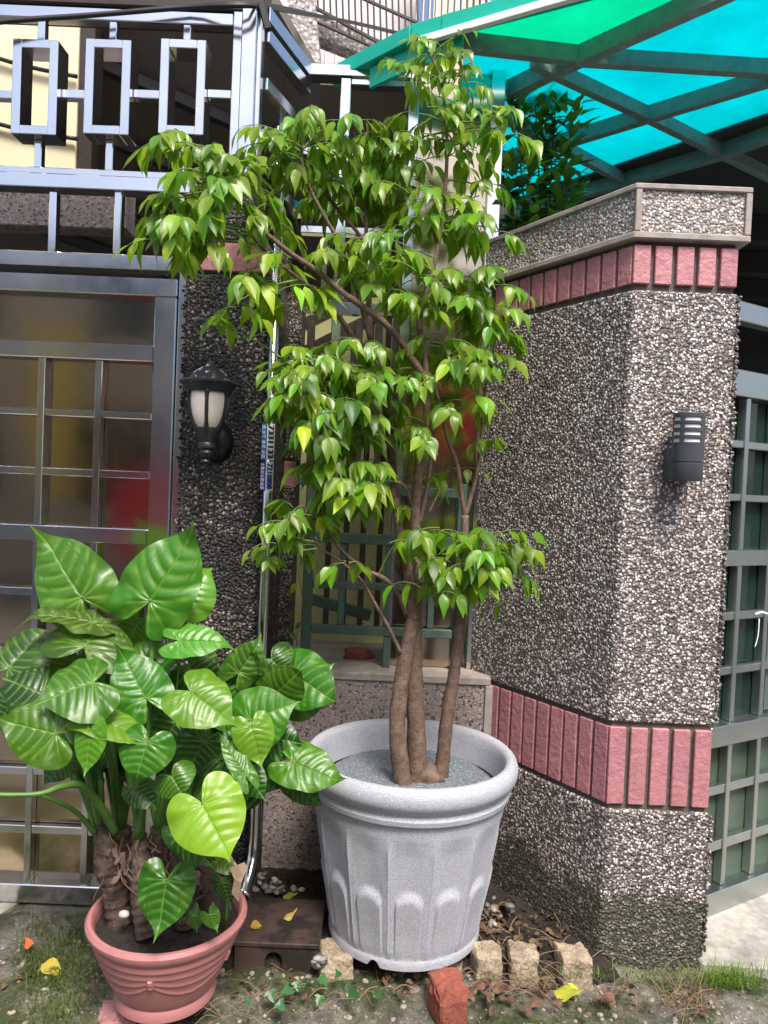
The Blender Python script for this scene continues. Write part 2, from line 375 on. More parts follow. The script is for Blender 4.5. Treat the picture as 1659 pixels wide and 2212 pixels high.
def bed_z(x, y):
    e = min(1, max(0, (y-2.13)/.06))*min(1, max(0, (x+.5)/.05))*min(1, max(0, (.8-x)/.08))
    return -.03+e*(.062+.02*noise.noise(Vector((x*9, y*9, 2)))+.012*noise.noise(Vector((x*30, y*30, 5))))
tag(sheet('soil_bed', -.5, .82, 2.08, 2.72, 90, 46, bed_z, M['soil']), kind='structure')
dv = [(1.02, 2.21), (2.6, 2.12), (5.5, 4.0), (4.0, 6), (1.3, 3.0), (1.02, 2.6)]
tag(prism('driveway', dv, -.03, .035, M['conc'], None, .006), kind='structure')
tag(prism('door_threshold', [(-2.4, 2.12), (-1.36, 2.14), (-1.22, 2.26), (-1.16, 2.42), (-1.1, 2.6), (-2.4, 2.6)], -.03, .010, M['conc'], None, .004), kind='structure')

# ------------------------------------------------------------------ right boundary wall: pebble-dash pier with an angled return
RX, FY = 1.023, 2.25
BX = .724; EX, EY = .35, 2.803
al = Vector((EX-BX, EY-FY)); AL = al.length; al.normalize(); an = Vector((-al.y, al.x))
if an.y > 0: an = -an
def wplan(d, e=0):
    y = FY-d; c = an.x*BX+an.y*FY+d; x = (c-an.y*y)/an.x
    ex, ey = EX+an.x*d+al.x*e, EY+an.y*d+al.y*e
    return [(RX+d, y), (x, y), (ex, ey), (EX+.16, EY+.11), (.92, 2.62), (RX+d, 2.62)]
zc = lambda y, x=1345: Zat(x, y, FY)
Z_ct, Z_cb = zc(404, 1376), zc(521, 1372)
Z_t1, Z_t0 = zc(531, 1368), zc(614, 1366)
Z_p1, Z_p0 = zc(628, 1365), zc(1557, 1321)
Z_u1, Z_u0 = zc(1568, 1320), zc(1733, 1318)
Z_q1 = zc(1745, 1317)
wall = thing('boundary_wall', 'grey pebble-dash wall with angled return and two bands of pink tiles', 'wall', (BX, FY, 0))
prism('mortar_core', wplan(0), -.03, Z_cb, M['mortar'], wall)
prism('pebble_render', wplan(.013), Z_p0, Z_p1, M['peb'], wall, .006)
prism('pebble_render', wplan(.013), -.03, Z_q1, M['peb'], wall, .006)
cap = prism('coping', wplan(.022), Z_cb+.002, Z_ct-.003, M['pebcap'], wall)
st = .02
prism('coping_edge', wplan(.031), Z_ct-st*.8, Z_ct+.001, M['cement'], cap, .003)
prism('coping_edge', wplan(.031), Z_cb, Z_cb+st, M['cement'], cap, .003)
def strip(x0, x1, d, z0, z1, parent): return box('coping_edge', x0, x1, FY-d, FY-d+.03, z0, z1, M['cement'], parent, .002)
bxo = wplan(.031)[1][0]
strip(bxo+.001, bxo+.019, .0305, Z_cb+st+.001, Z_ct-st*.8-.001, cap)
strip(RX+.012, RX+.0305, .0305, Z_cb+st+.001, Z_ct-st*.8-.001, cap)
def tile_mesh(w, h, t, nm, seed):
    bm = bmesh.new(); addbox(bm, -w/2, w/2, -t/2, t/2, -h/2, h/2, .0022)
    for v in bm.verts: v.co += Vector((noise.noise(v.co*60+Vector((seed, 0, 0))), noise.noise(v.co*60+Vector((0, seed, 0))), noise.noise(v.co*60+Vector((0, 0, seed)))))*.0012
    bmesh.ops.recalc_face_normals(bm, faces=bm.faces)
    me = bpy.data.meshes.new(nm); bm.to_mesh(me); bm.free(); me.materials.append(M['tile']); return me
TW, TJ, TT = .0505, .0105, .03
def tile_band(parent, z0, z1):
    tm = [tile_mesh(TW, z1-z0, TT, 'tile', k) for k in range(3)]
    zz = (z0+z1)/2; p = TW+TJ
    def put(x, y, rz, wtf=1):
        o = link('tile', random.choice(tm), None, parent); o.location = (x, y, zz); o.rotation_euler = (0, random.uniform(-.006, .006), rz+random.uniform(-.01, .01))
        o.scale = (wtf, 1, 1)
    pf = (RX-BX+.012-5*TW)/4.0
    for k in range(5): put(BX-.012+TW/2+k*(TW+pf)+.004, FY-.013+TT/2+random.uniform(-.0015, .0015), 0)
    ra = math.atan2(al.y, al.x)
    for k in range(int((AL-.02)/p)):
        q = Vector((BX, FY))+al*(.004+TW/2+k*p)+an*(.012-TT/2)
        put(q.x, q.y, ra)
tile_band(wall, Z_t0, Z_t1); tile_band(wall, Z_u0, Z_u1)
# loose stones standing proud along the free vertical edges and the bottom edge
def stones_on(name, segs, n, r, mat, parent, spread=.006):
    vs, fs = [], []
    ico = bmesh.new(); bmesh.ops.create_icosphere(ico, subdivisions=1, radius=1)
    iv = [v.co.copy() for v in ico.verts]; fi = [[v.index for v in f.verts] for f in ico.faces]; ico.free()
    for k in range(n):
        a, b = random.choice(segs); c = Vector(a).lerp(Vector(b), random.random())+Vector((random.gauss(0, spread), random.gauss(0, spread), random.gauss(0, spread)))
        s = Vector((random.uniform(.7, 1.3), random.uniform(.7, 1.3), random.uniform(.7, 1.3)))*r*random.uniform(.7, 1.25); b0 = len(vs)
        vs += [c+Vector((q.x*s.x, q.y*s.y, q.z*s.z)) for q in iv]; fs += [[b0+i for i in f] for f in fi]
    o = mesh(name, vs, fs, mat, parent, True); o['kind'] = 'stuff'; return o
w0 = wplan(.013)
stones_on('loose_pebbles', [((w0[0][0], w0[0][1], Z_p0+.01), (w0[0][0], w0[0][1], Z_p1-.01))]*3+[((w0[0][0], w0[0][1], .05), (w0[0][0], w0[0][1], Z_q1-.01))], 420, .0055, M['peb'], wall, .003)

# ------------------------------------------------------------------ left pillar
PY = 2.38
PX0, PX1 = Xat(391, 900, PY), Xat(570, 900, PY)
PT = Zat(480, 366, PY)
zt1, zt0 = Zat(470, 524, PY), Zat(470, 585, PY)
pil = thing('pillar', 'dark stained pebble-dash pillar carrying the old lantern', 'pillar', (PX0, PY, 0))
box('mortar_core', PX0+.012, PX1-.012, PY+.012, 2.92, -.02, PT-.01, M['mortar'], pil)
box('pebble_render', PX0, PX1, PY, 2.905, -.03, zt0-.008, M['pebdark'], pil, .008)
box('pebble_render', PX0, PX1, PY, 2.905, zt1+.008, PT, M['pebdark'], pil, .008)
tmn = tile_mesh(.055, zt1-zt0, .03, 'tile', 5)
for k in range(5):
    o = link('tile', tmn, None, pil); o.location = (PX0+.028+k*(PX1-PX0-.056)/4, PY+.013, (zt0+zt1)/2)
stones_on('loose_pebbles', [((PX0, PY, .05), (PX0, PY, zt0-.02)), ((PX1, PY, .05), (PX1, PY, zt0-.02))], 520, .0055, M['pebdark'], pil, .003)
# back pillar behind it, lighter
bp = thing('rear_pillar', 'brownish pebble-dash pillar in the recess behind the steel pipe', 'pillar', (PX1, 2.92, 0))
box('pebble_render', PX0+.05, Xat(640, 1000, 2.92), 2.907, 3.06, -.03, 1.42, M['pebmid'], bp, .006)
box('pebble_render', PX0+.05, Xat(640, 1000, 2.92), 2.907, 3.06, 1.53, 2.2, M['pebmid'], bp, .006)
tb = tile_mesh(.05, .1, .03, 'tile', 8)
for k in range(3):
    o = link('tile', tb, None, bp); o.location = (Xat(640, 1000, 2.92)-.026-k*.058, 2.918, 1.475)
# low wall in the recess
LZ = Zat(900, 1458, 2.66)
low = thing('low_wall', 'low speckled wall with cement coping behind the grey planter', 'wall', (0, 2.66, 0))
box('speckled_render', PX1+.002, .42, 2.668, 3.2, -.03, LZ-.03, M['peblow'], low, .003)
cp = box('coping', PX1+.002, .412, 2.66, 3.2, LZ-.03, LZ, M['cement'], low, .004)
box('end_strip', .393, .421, 2.659, 2.70, .05, LZ-.031, M['cement'], low, .002)

# ------------------------------------------------------------------ left gate: fixed lattice above, steel door below
GY = 2.42; D = .04
def V_(name, xa, xb, y, y0, y1, parent, mat=None, yd=(GY, GY+.04), Y=GY, bev=.0025):
    """upright between picture x xa..xb measured at picture y, from picture y0 (top) to y1 (foot)"""
    x0, x1 = Xat(xa, y, Y), Xat(xb, y, Y)
    return box(name, x0, x1, yd[0], yd[1], Zat((xa+xb)/2, y1, Y), Zat((xa+xb)/2, y0, Y), mat or M['steel'], parent, bev)
def H_(name, x, ya, yb, X0, X1, parent, mat=None, yd=(GY, GY+.04), Y=GY, bev=.0025):
    """rail between picture y ya (top)..yb measured at picture x, from world X0 to X1"""
    return box(name, X0, X1, yd[0], yd[1], Zat(x, yb, Y), Zat(x, ya, Y), mat or M['steel'], parent, bev)
XL = -2.3
pX0, pX1 = Xat(501, 150, GY), Xat(561, 150, GY)
lat = thing('steel_lattice', 'stainless lattice with three upright rectangles above the left door', 'lattice', (-1.3, GY, PT))
TOPZ = Zat(530, 18, GY)
H_('rail', 200, 16, 42, XL, pX0-.001, lat)
H_('rail', 200, 365, 379, XL, PX0-.001, lat)
H_('rail', 200, 381, 411, XL, PX0-.001, lat, yd=(GY-.012, GY+.05))
H_('rail', 200, 549, 580, XL, PX0-.001, lat, yd=(GY-.012, GY+.05))
zr0, zr1 = Zat(200, 365, GY), Zat(200, 42, GY)
for xs in (-127, 33, 188, 348):                      # ornaments
    fr = thing('dummy', None, None) if False else None
    xa, xb = Xat(xs+2, 197, GY), Xat(xs+99, 197, GY); z1, z0 = Zat(xs+50, 96, GY), Zat(xs+45, 299, GY); w = .028
    bm = bmesh.new()
    for (x0, x1, za, zb) in ((xa, xa+w, z0, z1), (xb-w, xb, z0, z1), (xa+w+.0005, xb-w-.0005, z1-w, z1-.0003), (xa+w+.0005, xb-w-.0005, z0+.0003, z0+w)):
        addbox(bm, x0, x1, GY-.03, GY+.05, za, zb, .002)
    bmobj('rectangle', bm, M['steel'], lat)
    xm = (xa+xb)/2
    box('bar', xm-.012, xm+.012, GY+.004, GY+.034, z1+.0005, zr1-.0005, M['steel'], lat)
    box('bar', xm-.012, xm+.012, GY+.004, GY+.034, zr0+.0005, z0-.0005, M['steel'], lat)
    zm = (z0+z1)/2; nx = Xat(xs+157, 197, GY) if xs < 300 else pX0
    box('bar', xb+.0005, nx-.0005 if xs > 300 else Xat(xs+157 if xs != 33 else 190, 197, GY)-.0005, GY+.004, GY+.034, zm-.014, zm+.014, M['steel'], lat)
for x in (-35, 112, 253):
    V_('bar', x-8, x+8, 480, 413, 547, lat, yd=(GY, GY+.034))
# corner post and its return towards the back
post = thing('corner_post', 'stainless corner post standing on the dark pillar', 'post', ((pX0+pX1)/2, GY, PT))
box('upright', pX0, pX0+.03, GY-.004, GY+.05, PT-.2, TOPZ, M['steel'], post)
box('upright', pX0+.0305, pX1-.012, GY-.018, GY+.06, PT-.2, TOPZ+.005, M['steel'], post)
box('upright', pX1-.0115, pX1+.004, GY-.004, GY+.05, PT-.2, TOPZ, M['steel'], post)
bA = Vector((pX1-.002, GY+.062)); bB = Vector((Xat(662, 165, 2.80), 2.795))
dirr = (bB-bA); LR = dirr.length; ra = math.atan2(dirr.y, dirr.x)
XR = Matrix.Translation((bA.x, bA.y, 0)) @ Matrix.Rotation(ra, 4, 'Z')
ret = thing('lattice_return', 'stainless bars running back from the corner post to the recess', 'lattice', (bA.x, bA.y, PT))
zt = Zat(662, 139, 2.8)
for z, h in ((zt-.05, .05), (zt-.115, .045), (zt-.27, .04), (zt-.42, .035), (zt-.57, .035)):
    box('bar', 0, LR, -.02, .02, z, z+h, M['steel'], ret, .002, XR)
box('upright', LR*.62, LR*.62+.02, .022, .04, zt-.8, zt-.2, M['steel'], ret, .002, XR)
# eave beam over the lattice
tag(box('eave_beam', XL, pX1+.01, GY-.01, GY+.12, Zat(200, 14, GY)+.001, Zat(200, 14, GY)+.14, M['darkwood'], None, .004), 'dark brown eave beam along the top of the left lattice', 'beam')
# door
door = thing('steel_door', 'stainless steel door with square grid over a brushed sheet', 'door', (-1.3, GY, .04))
jx0, jx1 = Xat(379, 900, GY), PX0-.001
zd1 = Zat(200, 592, GY); zdb = Zat(100, 1953, GY)
H_t = lambda ya, yb, x=150: (Zat(x, yb, GY), Zat(x, ya, GY))
box('jamb', jx0, jx1, GY-.01, GY+.06, .0, Zat(390, 583, GY), M['steel'], door)
sx1 = Xat(374, 900, GY); sx0 = Xat(326, 900, GY)
za, zb = H_t(592, 632); box('rail', XL, sx1, GY-.004, GY+.045, za, zb, M['steel'], door, .004)
box('stile', sx0, sx1-.001, GY-.003, GY+.045, zdb, za-.0005, M['steel'], door, .004)
for ya, yb in ((739, 774), (1137, 1170)):
    z0, z1 = H_t(ya, yb); box('rail', XL, sx0-.0005, GY-.002, GY+.04, z0, z1, M['steel'], door, .003)
z0b, z1b = H_t(1912, 1952); box('rail', XL, sx1, GY-.008, GY+.05, z0b, z1b, M['steel'], door, .003)
box('kick_rail', XL, sx1, GY-.003, GY+.05, .03, z0b-.001, M['steel'], door, .003)
gridy = [(884, 899), (1012, 1028), (1274, 1290), (1404, 1420), (1534, 1550), (1663, 1679), (1789, 1806)]
for ya, yb in gridy:
    z0, z1 = H_t(ya, yb); box('crossbar', XL, sx0-.001, GY+.006, GY+.03, z0, z1, M['steel'], door, .002)
dz0, dz1 = z1b+.0005, H_t(739, 774)[0]-.0005
sp = Xat(211, 850, GY)-Xat(87, 850, GY)
xg = Xat(211, 850, GY)
segs = [(H_t(1137, 1170)[1]+.0005, dz1), (dz0, H_t(1137, 1170)[0]-.0005)]
for k in range(8):
    for s0, s1 in segs:
        box('upright', xg-k*sp-.0115, xg-k*sp+.0115, GY+.003, GY+.034, s0, s1, M['steel'], door, .002)
# sheet panels behind the grid, each slightly out of true
zs = [H_t(632, 739)[1]+.01, H_t(756, 756)[0], H_t(1153, 1153)[0], zdb+.02]
for a, b in zip(zs[:-1], zs[1:]):
    nx, nz_ = 26, 14
    vs, fs = [], []
    for j in range(nz_+1):
        for i in range(nx+1):
            x = XL+(sx0+.005-XL)*i/nx; z = b+(a-b)*j/nz_
            vs.append((x, GY+.036+.0012*noise.noise(Vector((x*5, z*3, a))), z))
    for j in range(nz_):
        for i in range(nx): fs.append((j*(nx+1)+i, j*(nx+1)+i+1, (j+1)*(nx+1)+i+1, (j+1)*(nx+1)+i))
    mesh('sheet_panel', vs, fs, M['sheet'], door, True)
box('sheet_panel', XL, sx0+.004, GY+.041, GY+.045, zdb, zs[0], M['sheet'], door, 0)

# ------------------------------------------------------------------ recess screen: stainless frame, sheet door, green lattice
QY = 2.80
scr = thing('recess_screen', 'stainless framed screen with tall sheet panel standing on the low wall', 'screen', (.1, QY, LZ))
qx0, qx1 = Xat(662, 150, QY), Xat(870, 700, QY)
def QV(name, xa, xb, y, y0, y1, mat=None, yd=(QY, QY+.045), par=None): return V_(name, xa, xb, y, y0, y1, par or scr, mat, yd, QY)
def QH(name, x, ya, yb, xa, xb, mat=None, yd=(QY, QY+.045), par=None): return H_(name, x, ya, yb, xa, xb, par or scr, mat, yd, QY)
px0, px1 = Xat(873, 600, QY), Xat(886, 600, QY)
rx0, rx1 = Xat(1043, 600, QY), Xat(1072, 600, QY)
QH('rail', 760, 139, 153, qx0, px0-.001); QH('rail', 760, 154, 168, qx0, px0-.001, yd=(QY-.012, QY+.05))
box('upright', px0-.01, px1+.006, QY-.012, QY+.05, LZ+.001, Zat(880, 120, QY), M['steel'], scr)
box('upright', rx0, rx1, QY-.02, QY+.04, LZ+.001, Zat(1075, 100, QY), M['pipe'], scr)
box('sheet_panel', px1+.0065, rx0-.0005, QY+.012, QY+.022, Zat(940, 1048, QY), Zat(960, 118, QY), M['sheet'], scr, 0)
box('rail', px1+.0065, rx0-.0005, QY, QY+.03, Zat(960, 118, QY)+.0005, Zat(960, 100, QY), M['steel'], scr)
ix0, ix1 = Xat(720, 600, QY), Xat(742, 600, QY)
box('upright', ix0, ix1, QY-.006, QY+.044, Zat(730, 1045, QY), Zat(735, 169, QY), M['steel'], scr)
QH('rail', 800, 169, 184, ix1+.0005, px0-.011); QH('rail', 800, 322, 338, qx0, px0-.011, yd=(QY, QY+.04))
QH('rail', 800, 492, 508, qx0, px0-.011, yd=(QY, QY+.04)); QH('rail', 800, 655, 680, qx0, px0-.011, yd=(QY, QY+.04))
for (ya, yb) in ((937, 954), (1035, 1052)): QH('rail', 760, ya, yb, Xat(640, 1000, 2.92)+.01, px0-.011, yd=(QY+.001, QY+.04))
for x in (668, 772, 815, 853):
    QV('bar', x-7, x+7, 990, 955, 1034, M['bronze'], (QY+.008, QY+.03))
    QV('bar', x-8, x+8, 800, 690, 935, M['bronze'], (QY+.008, QY+.03))
for x in (700, 770, 830): QV('bar', x-6, x+6, 560, 509, 654, M['bronze'], (QY+.008, QY+.03))
gl = thing('green_lattice', 'green-grey painted lattice standing on the low wall coping', 'lattice', (0, QY-.04, LZ))
gy = (QY-.06, QY-.024)
gx0, gx1 = Xat(668, 1250, QY), Xat(988, 1250, QY)
box('upright', gx0-.018, gx0+.018, gy[0], gy[1], LZ+.001, Zat(670, 1046, QY), M['greenpaint'], gl)
box('upright', gx1-.016, gx1+.016, gy[0], gy[1], LZ+.001, Zat(985, 1046, QY), M['greenpaint'], gl)
for ya, yb, dd in ((1050, 1070, .002), (1153, 1175, .002), (1257, 1272, .006), (1350, 1368, .002)):
    QH('rail', 830, ya, yb, gx0+.0185, gx1-.0165, M['greenpaint'], (gy[0]+dd, gy[1]-dd), gl)
for x in (740, 837, 931):
    xm = Xat(x, 1260, QY)
    box('bar', xm-.012, xm+.012, gy[0]+.008, gy[1]-.008, Zat(830, 1349, QY), Zat(830, 1176, QY), M['greenpaint'], gl)
xm = Xat(835, 1400, QY); box('bar', xm-.014, xm+.014, gy[0]+.006, gy[1]-.006, LZ+.001, Zat(830, 1369, QY), M['greenpaint'], gl)
box('backing_sheet', Xat(850, 1250, QY), gx1-.018, gy[1]+.012, gy[1]+.018, LZ+.003, Zat(950, 1072, QY), M['sheet'], gl, 0)
# yellow wall and stair rail behind the screen
yw = tag(box('yellow_wall', -.55, .55, 3.24, 3.34, 0, Zat(760, 640, 3.24), M['yellowwall'], None, 0), 'pale yellow wall seen through the recess screen', 'wall')
srail = thing('stair_railing', 'dark sloping stair railing behind the recess screen', 'railing', (-.1, 3.1, .8))
def sloped(name, a, b, w, h, mat, parent):
    a, b = Vector(a), Vector(b); d = b-a; L = d.length
    q = d.to_track_quat('X', 'Z').to_matrix().to_4x4()
    bm = bmesh.new(); addbox(bm, 0, L, -w/2, w/2, -h/2, h/2, .002)
    return bmobj(name, bm, mat, parent, xf=Matrix.Translation(a) @ q)
for (xa, ya, xb, yb) in ((600, 730, 880, 590), (600, 790, 880, 650), (600, 1420, 760, 1480), (660, 1290, 800, 1330)):
    sloped('handrail', P(xa, ya, 3.08), P(xb, yb, 3.08), .03, .045, M['bronze'] if ya < 1000 else M['greenpaint'], srail)
for x in range(652, 870, 38):
    t = (x-600)/280.0
    b_ = P(x, 790-140*t, 3.08); box('baluster', b_.x-.012, b_.x+.012, 3.07, 3.09, .85, b_.z-.022, M['bronze'], srail)

# ------------------------------------------------------------------ house parts beyond the gates
cx1 = Xat(166, 200, 2.95)
tag(box('cream_building', -4.5, cx1, 2.95, 3.0, Zat(100, 384, 2.95), 4.6, M['cream'], None, .005), 'sunlit cream building wall behind the upper left lattice', 'building')
wr = thing('wall_lines', 'two thin dark lines crossing the cream wall', 'cable', (cx1-.4, 2.93, 3))  # thin dark rods laid slantwise over the cream wall
for ya, yb in ((118, 165), (262, 300)):
    a, b = P(-60, ya-10, 2.93), P(166, yb, 2.93)
    tube('cable', [(a.x, a.y, a.z, .009), ((a.x+b.x)/2, 2.93, (a.z+b.z)/2-.01, .009), (b.x, b.y, b.z, .009)], M['cable'], wr, 6, 4)
aw = thing('house_awning', 'dark taupe sloping soffit with joists behind the gates', 'awning', (-.6, 3.4, 3.0))
def quad_slab(name, pts, t, mat, parent=None):
    n = Vector((0, 0, 1)); p = [Vector(q) for q in pts]; u = [q+n*t for q in p]; k = len(p)
    fs = [tuple(range(k))[::-1], tuple(range(k, 2*k))]+[(i, (i+1) % k, (i+1) % k+k, i+k) for i in range(k)]
    return mesh(name, p+u, fs, mat, parent)
ED = [(-4.5, 3.42), (-.52, 3.36), (-.33, 3.06), (.36, 3.06)]
for (xa, za), (xb, zb) in zip(ED[:-1], ED[1:]): quad_slab('soffit', [(xa, 3.05, za), (xb, 3.05, zb), (xb, 4.6, 2.3), (xa, 4.6, 2.3)], .05, M['taupe'], aw)
for k in range(5):
    y0 = 3.12+k*.3; zz = lambda x, y: 3.36-(y-3.05)/1.55*1.06
    sloped('joist', (-1.9, y0-.1, zz(0, y0-.1)-.03), (-.5, y0+.4, zz(0, y0+.4)-.03), .05, .05, M['taupebeam'], aw)
tag(box('rear_house_wall', -4.5, 1.2, 4.6, 4.8, 0, 2.42, M['pebmid'], None, 0), 'shaded pebble-dash house wall far behind the left gate', 'wall')
tag(box('pebble_beam', XL-.4, Xat(285, 460, 2.9), 2.84, 2.94, Zat(100, 500, 2.9), Zat(100, 408, 2.9), M['peblow'], None, .004), 'tan pebble-dash beam behind the short bars over the door', 'beam')
tag(box('dark_post', cx1+.002, cx1+.06, 2.96, 3.02, Zat(100, 384, 2.95), 3.5, M['darkwood'], None, .003), 'dark brown post at the edge of the cream building', 'post')

# ------------------------------------------------------------------ right gate, receding from the pier
gd = Vector((.862, .507)).normalized()
g0 = P(1505, 1965, 2.46)
XG = Matrix.Translation((g0.x, g0.y, 0)) @ Matrix.Rotation(math.atan2(gd.y, gd.x), 4, 'Z')
rg = thing('right_gate', 'steel gate with dark green glazed grid receding beside the pebble pier', 'gate', (g0.x, g0.y, .04))
GL = 1.6
zg = lambda y, x=1560: P(x, y, 2.52).z
def gh(name, ya, yb, d0, d1, mat): return box(name, 0, GL, d0, d1, zg(yb), zg(ya), mat, rg, .003, XG)
gh('rail', 655, 697, -.01, .04, M['steelg']); gh('rail', 800, 856, -.01, .04, M['steelg'])
gh('rail', 1188, 1221, -.004, .034, M['steelg']); gh('rail', 1560, 1604, -.02, .05, M['steelg'])
gh('rail', 1915, 1972, -.02, .05, M['steelg'])
for ya, yb in ((950, 966), (1066, 1081), (1322, 1339), (1440, 1457), (1695, 1714), (1815, 1836)): gh('crossbar', ya, yb, .004, .03, M['steelg'])
for k in range(9):
    x = .135+k*.165
    for (y0, y1) in ((857, 1187), (1222, 1559), (1605, 1914)):
        box('upright', x-.0115, x+.0115, .0, .034, zg(y1)+.0005, zg(y0)-.0005, M['steelg'], rg, .002, XG)
ys = [856, 1205, 1580]
for a, b in zip(ys[:-1], ys[1:]): box('glass_pane', 0, GL, .036, .042, zg(b), zg(a)-.002, M['gateglass'], rg, 0, XG)
box('panel', 0, GL, .036, .044, zg(1940), zg(1582), M['gatepanel'], rg, 0, XG)
# narrow frames of a second leaf behind the glass
for x in (.06, .36, .66):
    box('inner_stile', x, x+.035, .028, .0355, zg(1555), zg(870), M['greenpaint'], rg, 0, XG)
s0 = P(1628, 1322, 2.66)
stg = thing('white_tie', 'white cable tie knotted on the right gate crossbar', 'tie', (s0.x, s0.y, s0.z))
loc = [(.215, -.012, zg(1330)+.004), (.245, -.016, zg(1330)+.010), (.285, -.014, zg(1330)+.002)]
tube('loop', [tuple(XG @ Vector(p))+(.004,) for p in loc], M['string'], stg, 6, 4)
tube('tail', [tuple(XG @ Vector(p))+(.0022,) for p in ((.24, -.012, zg(1338)), (.235, -.014, zg(1375)), (.222, -.013, zg(1400)))], M['string'], stg, 5, 4)

# ------------------------------------------------------------------ canopy over the right yard
CZ = 2.95
can = thing('canopy', 'turquoise polycarbonate canopy on a diamond grid of steel beams', 'canopy', (1.2, 3, CZ))
def cpan(pts, mat, z=CZ+.045): 
    return quad_slab('roof_panel', [PZ(x, y, z) for x, y in pts], .006, mat, can)
cpan([(905, 96), (1062, 86), (1255, 112), (1640, -52), (1400, -90), (1180, 3)], M['greenpc'])
cpan([(1257, 113), (1642, -51), (1900, -130), (2100, -100), (2100, 165), (1659, 138)], M['cyan'])
cpan([(1256, 114), (1658, 139), (1655, 168), (1398, 243), (1215, 158)], M['cyan'])
cpan([(1660, 139), (2100, 166), (2100, 190), (1560, 318), (1400, 244), (1657, 168)], M['cyan'])
cpan([(1214, 159), (1397, 244), (1200, 305), (1060, 350), (1060, 85), (1254, 114)][:4], M['cyan'])
cpan([(1000, 92), (1062, 100), (1254, 116), (1212, 159), (1060, 346), (1000, 360)], M['cyan'])
cpan([(1399, 245), (1559, 319), (1348, 380), (1203, 307)], M['cyan'])
cpan([(1202, 307), (1347, 381), (1120, 442), (1060, 352)], M['cyan'])
def cbeam(pts, w=.034, z0=CZ-.02, z1=CZ+.04, mat=None, name='beam'):
    q = [PZ(x, y, CZ) for x, y in pts]
    for a, b in zip(q[:-1], q[1:]):
        zc_ = (z0+z1)/2
        sloped(name, (a.x, a.y, zc_), (b.x, b.y, zc_), w, z1-z0, mat or M['beam'], can)
cbeam([(1000, 98), (1255, 128)]); cbeam([(1262, 130), (1659, 155), (2000, 178)], z0=CZ-.018, z1=CZ+.038)
cbeam([(1100, 200), (1255, 126), (1700, -75)], w=.04, z0=CZ-.024, z1=CZ+.041)
cbeam([(1150, 137), (1398, 253), (1760, 432)], z0=CZ-.016, z1=CZ+.036)
cbeam([(2000, 72), (1659, 174), (1398, 253), (1060, 358)], z0=CZ-.022, z1=CZ+.039)
cbeam([(2000, 170), (1559, 331), (1348, 392), (1100, 462)], w=.04, z0=CZ-.026, z1=CZ+.042)
cbeam([(1060, 240), (1219, 324), (1348, 392), (1560, 504)], z0=CZ-.014, z1=CZ+.034)
fl = thing('roof_flashing', 'bright green metal flashing along the canopy edge', 'flashing', (.2, 2.5, CZ))
def fbeam(pts, w, z0, z1, mat, name, dx=0, dy=0):
    q = [PZ(x, y, (z0+z1)/2) for x, y in pts]
    for a, b in zip(q[:-1], q[1:]): sloped(name, (a.x+dx, a.y+dy, (z0+z1)/2), (b.x+dx, b.y+dy, (z0+z1)/2), w, z1-z0, mat, fl)
fbeam([(720, 168), (895, 78), (985, 52)], .05, CZ+.03, CZ+.085, M['awning'], 'strip')
fbeam([(960, 58), (1190, -4), (1500, -90)], .05, CZ+.029, CZ+.083, M['awning'], 'strip')
fbeam([(905, 92), (1170, 14), (1500, -78)], .02, CZ+.002, CZ+.028, M['white'], 'white_strip', 0, -.005)
fbeam([(800, 160), (905, 110), (1000, 86)], .014, CZ-.05, CZ+.025, M['awning'], 'lower_strip', 0, .03)
dk = thing('house_soffit', 'dark underside of the house floor beyond the turquoise canopy', 'soffit', (2, 4, CZ))
e0, e1 = PZ(1100, 455, CZ), PZ(2000, 150, CZ)
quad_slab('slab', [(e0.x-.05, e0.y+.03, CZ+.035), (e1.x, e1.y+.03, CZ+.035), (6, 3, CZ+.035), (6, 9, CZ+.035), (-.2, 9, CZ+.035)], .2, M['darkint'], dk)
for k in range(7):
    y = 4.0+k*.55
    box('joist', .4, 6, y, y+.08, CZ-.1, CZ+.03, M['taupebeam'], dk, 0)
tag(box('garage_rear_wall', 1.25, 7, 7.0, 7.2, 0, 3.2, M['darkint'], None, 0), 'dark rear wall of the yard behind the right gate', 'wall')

# ------------------------------------------------------------------ neighbouring building high behind the recess
nb = thing('neighbour_building', 'pale neighbouring building with outdoor stair above the recess', 'building', (.2, 6, 0))
def px_box(name, x0, x1, y0, y1, Y, dep, mat, par):
    a, b = P(x0, y1, Y), P(x1, y0, Y); return box(name, a.x, b.x, Y, Y+dep, a.z, b.z, mat, par, .003)
px_box('wall', 560, 905, -160, 260, 6.4, .2, M['palewall'], nb)
for k in range(12): px_box('cladding_board', 893+k*14, 906.4+k*14, -160, 240, 6.0+.004*(k % 2), .2, M['lav'], nb)
for k in range(6): px_box('white_board', 682+k*22, 702+k*22, 70, 220, 6.1, .1, M['white'], nb)
a, b = P(640, -120, 5.6), P(672, 220, 5.6)
sloped('column', P(637, -160, 5.6), P(672, 220, 5.6), .2, .2, M['pebfar'], nb)
sloped('stair_parapet', P(670, 62, 5.75), P(900, 152, 5.75), .15, .15, M['pebfar'], nb)
gr = thing('stair_grille', 'black iron stair railing with thin bars on the neighbouring building', 'railing', (.2, 5.6, 4.8))
def line(x): return 6+(x-658)*.54
sloped('rail', P(640, line(640)-2, 5.6), P(900, line(900), 5.6), .02, .022, M['blackbar'], gr)
sloped('rail', P(640, line(640)-64, 5.6), P(900, line(900)-88, 5.6), .02, .02, M['blackbar'], gr)
sloped('rail', P(650, line(650)+30, 5.6), P(900, line(900)+8, 5.6), .02, .016, M['blackbar'], gr)
